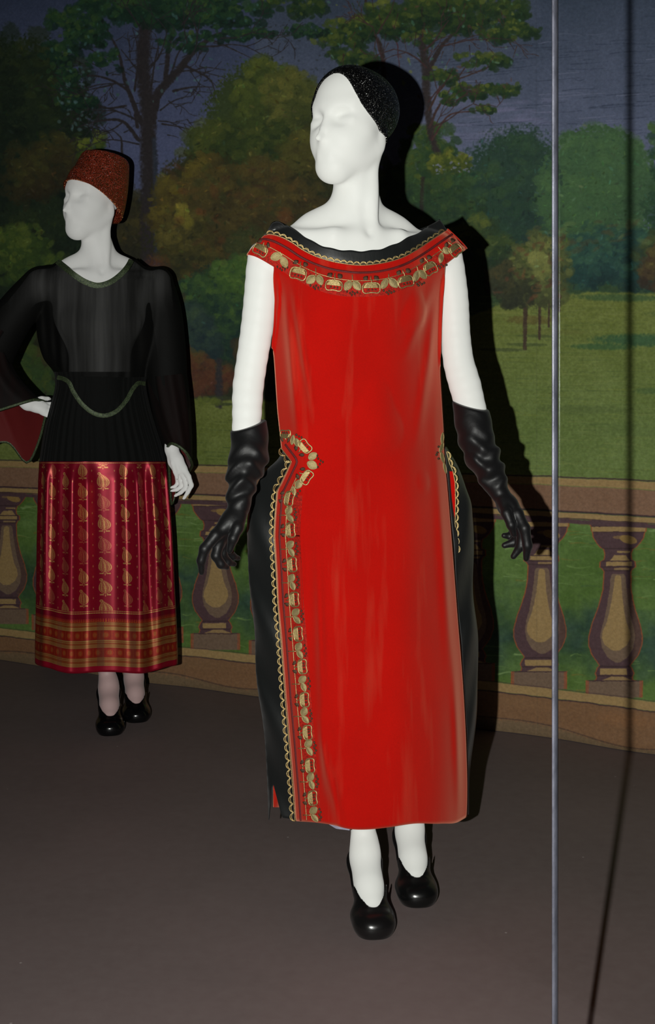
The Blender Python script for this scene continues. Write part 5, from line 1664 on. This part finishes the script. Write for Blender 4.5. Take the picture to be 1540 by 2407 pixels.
sleeve([(108, 644, 4.13, 26, .052), (86, 666, 4.12, 31, .06), (34, 722, 4.12, 40, .07), (-26, 806, 4.14, 48, .08), (-30, 880, 4.15, 54, .09), (0, 930, 4.14, 54, .09)],
       [(113, 946, 4.155), (84, 938, 4.088), (58, 945, 4.065), (20, 957, 4.06), (-40, 976, 4.06), (-84, 1010, 4.10), (-70, 1075, 4.17), (-16, 1040, 4.215), (24, 1036, 4.225), (66, 1100, 4.225), (96, 1026, 4.20)], 22)

# ---- skirt of woven silk
def skirt_texture():
    g = np.random.default_rng(5)
    sc = 1.25                                    # px per millimetre
    Wm, Hm = 1260.0, 700.0
    W, H = int(Wm * sc), int(Hm * sc)
    y, x = np.mgrid[0:H, 0:W].astype(np.float32) / sc          # y down from the waist
    C = np.empty((H, W, 3), np.float32); C[:] = (142, 11, 38)
    wob = lambda a: g.random(a.shape).astype(np.float32)
    gold = np.array([186, 142, 80], np.float32)
    def lay(m, col, al=1.): C[:] += (np.clip(m, 0, 1) * al)[..., None] * (np.asarray(col, np.float32) - C)
    grain = wob(y)
    # paisley, half-dropped columns
    cw, rh = 60.0, 70.0
    col = np.floor(x / cw); lx = x - (col + .5) * cw
    yy_ = y + (col % 2) * rh / 2
    ly = yy_ - (np.floor(yy_ / rh) + .5) * rh
    t = np.clip((ly + 27) / 50, 0, 1)
    hw = 14.5 * np.sin(math.pi * np.clip(t, 0.001, .999)**1.35)**.80 * (1 - .25 * np.clip((t - .85) / .15, 0, 1)) + .5
    cx = -7.5 * (1 - t)**2.2 + 3.2 * np.sin(t * 3.0) * (1 - t)
    inside = ((np.abs(lx - cx) < hw) & (ly > -27) & (ly < 23)).astype(np.float32)
    q = np.abs(lx - cx) / hw
    ring = ((q > .82) | ((q > .46) & (q < .62) & (t < .8)) | (q < .10) | (np.sin(ly * 1.5 - q * 4.5) > .1)).astype(np.float32)
    curl = ((np.hypot(lx + 8.5, ly + 25) < 4.6) & (np.hypot(lx + 8.5, ly + 25) > 1.8)).astype(np.float32)
    base = ((np.abs(np.abs(lx) - 7) < 5) & (np.abs(ly - 24.5) < 2.2)).astype(np.float32); stem = ((np.abs(lx) < 1) & (ly > 24) & (ly < 31)).astype(np.float32)
    zone = ((y > 14) & (y < 496)).astype(np.float32)
    faded = .62 + .38 * (g.random((int(H / (rh * sc)) + 3, int(Wm / cw) + 2))[np.floor(yy_ / rh).astype(int), col.astype(int)] > .35)
    lay(np.maximum.reduce([inside * ring, curl, base, stem]) * zone * faded * (.78 + .3 * grain), gold)
    lx2 = x - np.round(x / cw) * cw; ly2 = y - np.round(y / 35.0) * 35.0
    lay(((np.abs(lx2) / 2.2 + np.abs(ly2) / 4.5) < 1) * zone * .7, gold)
    # gold lines at waist and above the border
    for a, b in ((2, 4.5), (8, 11), (497, 499.5), (503, 506)):
        lay(((y > a) & (y < b)) * (.7 + .3 * (np.sin(x * .9) > -.6)), gold)
    lay((y > 506) & (y < 524), (130, 10, 34))
    tick = (y > 522) & (y < 534) & (np.abs(((x / 5.2) % 1) - .5) < .28 * np.clip((y - 519) / 12, 0, 1)); lay(tick, (176, 84, 30))
    def striped(a, b):
        m = (y > a) & (y < b); lay(m, (142, 74, 38)); lay(m & (np.sin(x * 1.9) > .55), (150, 50, 24), .5)
        for k in (a + 4, a + 9, b - 10, b - 6, b - 2):
            lay((np.abs(y - k) < 1.0), (172, 146, 84), .85)
    def motif(a, b):
        m = (y > a) & (y < b); lay(m, (146, 34, 22))
        c = (a + b) / 2
        mx_ = ((x + (a * 3)) % 26) - 13
        r = np.hypot(mx_ / 9.5, (y - c) / 13.5)
        lay(m & (r < 1), (168, 58, 26), .5); lay(m & (r < .55) & (np.sin(x * 2.2) * np.sin(y * 1.6) > -.2), (160, 92, 42)); lay(m & (r > .85) & (r < 1.05), (108, 26, 18), .35)
        lay(m & (np.abs(mx_) > 11.4), (150, 62, 30), .6)
    striped(534, 562); motif(562, 592); striped(592, 620); motif(620, 650); striped(650, 680)
    lay(y > 680, (156, 12, 40))
    for x0, al in ((318, .35), (188, .25), (402, .3)):
        lay((np.abs(x - x0) < 9) & (y > 534) & (y < 680), (104, 72, 62), al)
    C *= (1 + (grain - .5) * .10 + .05 * np.sin(x * 2.4))[..., None]
    return (np.clip(C, 0, 255) / 255.0)[::-1]
im = image_from('woven_silk', skirt_texture())
m = Nodes('brocade')
tx_ = m.n('TexImage'); tx_.image = im; tx_.extension = 'REPEAT'
m.link(m.coords('UV'), tx_.inputs[0])
m.set(Base_Color=tx_.outputs[0], Metallic=.45, Roughness=.42)
m.b.inputs['Specular IOR Level'].default_value = .4
M_BROCADE = m.m
SKL = [(1070, 93), (1085, 92), (1200, 88), (1300, 86), (1450, 84), (1560, 82), (1590, 82)]
SKR = [(1070, 389), (1085, 391), (1150, 396), (1250, 404), (1400, 411), (1500, 416), (1560, 418), (1590, 418)]
n = 420
def folds(th, a):
    amp = .018 + .006 * math.sin(math.pi * min(a * 1.1, 1)) - .005 * a
    g_ = np.sin(th * 13 + 1.1 * np.sin(th * 3 + .7) + .5 * a) + .55 * np.sin(th * 21 + 2.0 + .8 * a) * (1 - .6 * a)
    amp *= min(1, .15 + a * 9)
    return -.006 * max(0, 1 - a * 12) + amp * g_ * .70 + min(1, a * 9) * .011 * np.sin(th * 6 + 2.2 + .4 * a)
rows = np.linspace(0, 1, 90)
th = np.linspace(0, 2 * math.pi, n, endpoint=False)
hemy = 1571 + 11 * np.sin(np.clip(th, 0, math.pi))**.8 + 2.5 * np.sin(th * 7) * (np.sin(th) > 0) - np.where(np.sin(th) < 0, 4, 0) - 16 * np.abs(np.cos(th))**4
pxs, pys, Ys = tube_rows(np.linspace(1081, 1583, 90), SKL, SKR, [(1070, .130), (1300, .150), (1590, .165)], [(1070, .12), (1590, .15)], n, folds, 4.176, .040)
pys = 1081 + (pys - 1081) / (1583 - 1081) * (hemy[None] - 1081)
Ys = np.where(np.sin(th)[None] > 0, push(pxs, pys, Ys, S_REAR, .004, -1, 6), Ys)
G = PP(pxs, pys, Ys)
V = np.concatenate([G, G[:, :1]], 1).reshape(-1, 3)
arc = np.r_[0, np.cumsum(np.linalg.norm(np.diff(np.c_[-.227 * np.cos(np.r_[th, 2 * math.pi]), .155 * np.sin(np.r_[th, 2 * math.pi])], axis=0), axis=1))]
uu_ = np.broadcast_to((arc / 1.26 + .022)[None], (90, n + 1)); vv_ = np.broadcast_to(1 - rows[:, None], (90, n + 1))
skirt = mesh('skirt', V, grid_faces(90, n + 1), M_BROCADE, rear, uv=np.stack([uu_, vv_], -1).reshape(-1, 2))
tag(skirt, 'crimson silk skirt woven with gold paisleys, striped orange border')
skirt.modifiers.new('t', 'SOLIDIFY').thickness = .0015

# ---- shoes
for ft in (fA, fB):
    tag(ft.shoe(.0022, .163, M_LEATHER, 'shoe', rear), 'shiny black leather court shoe')
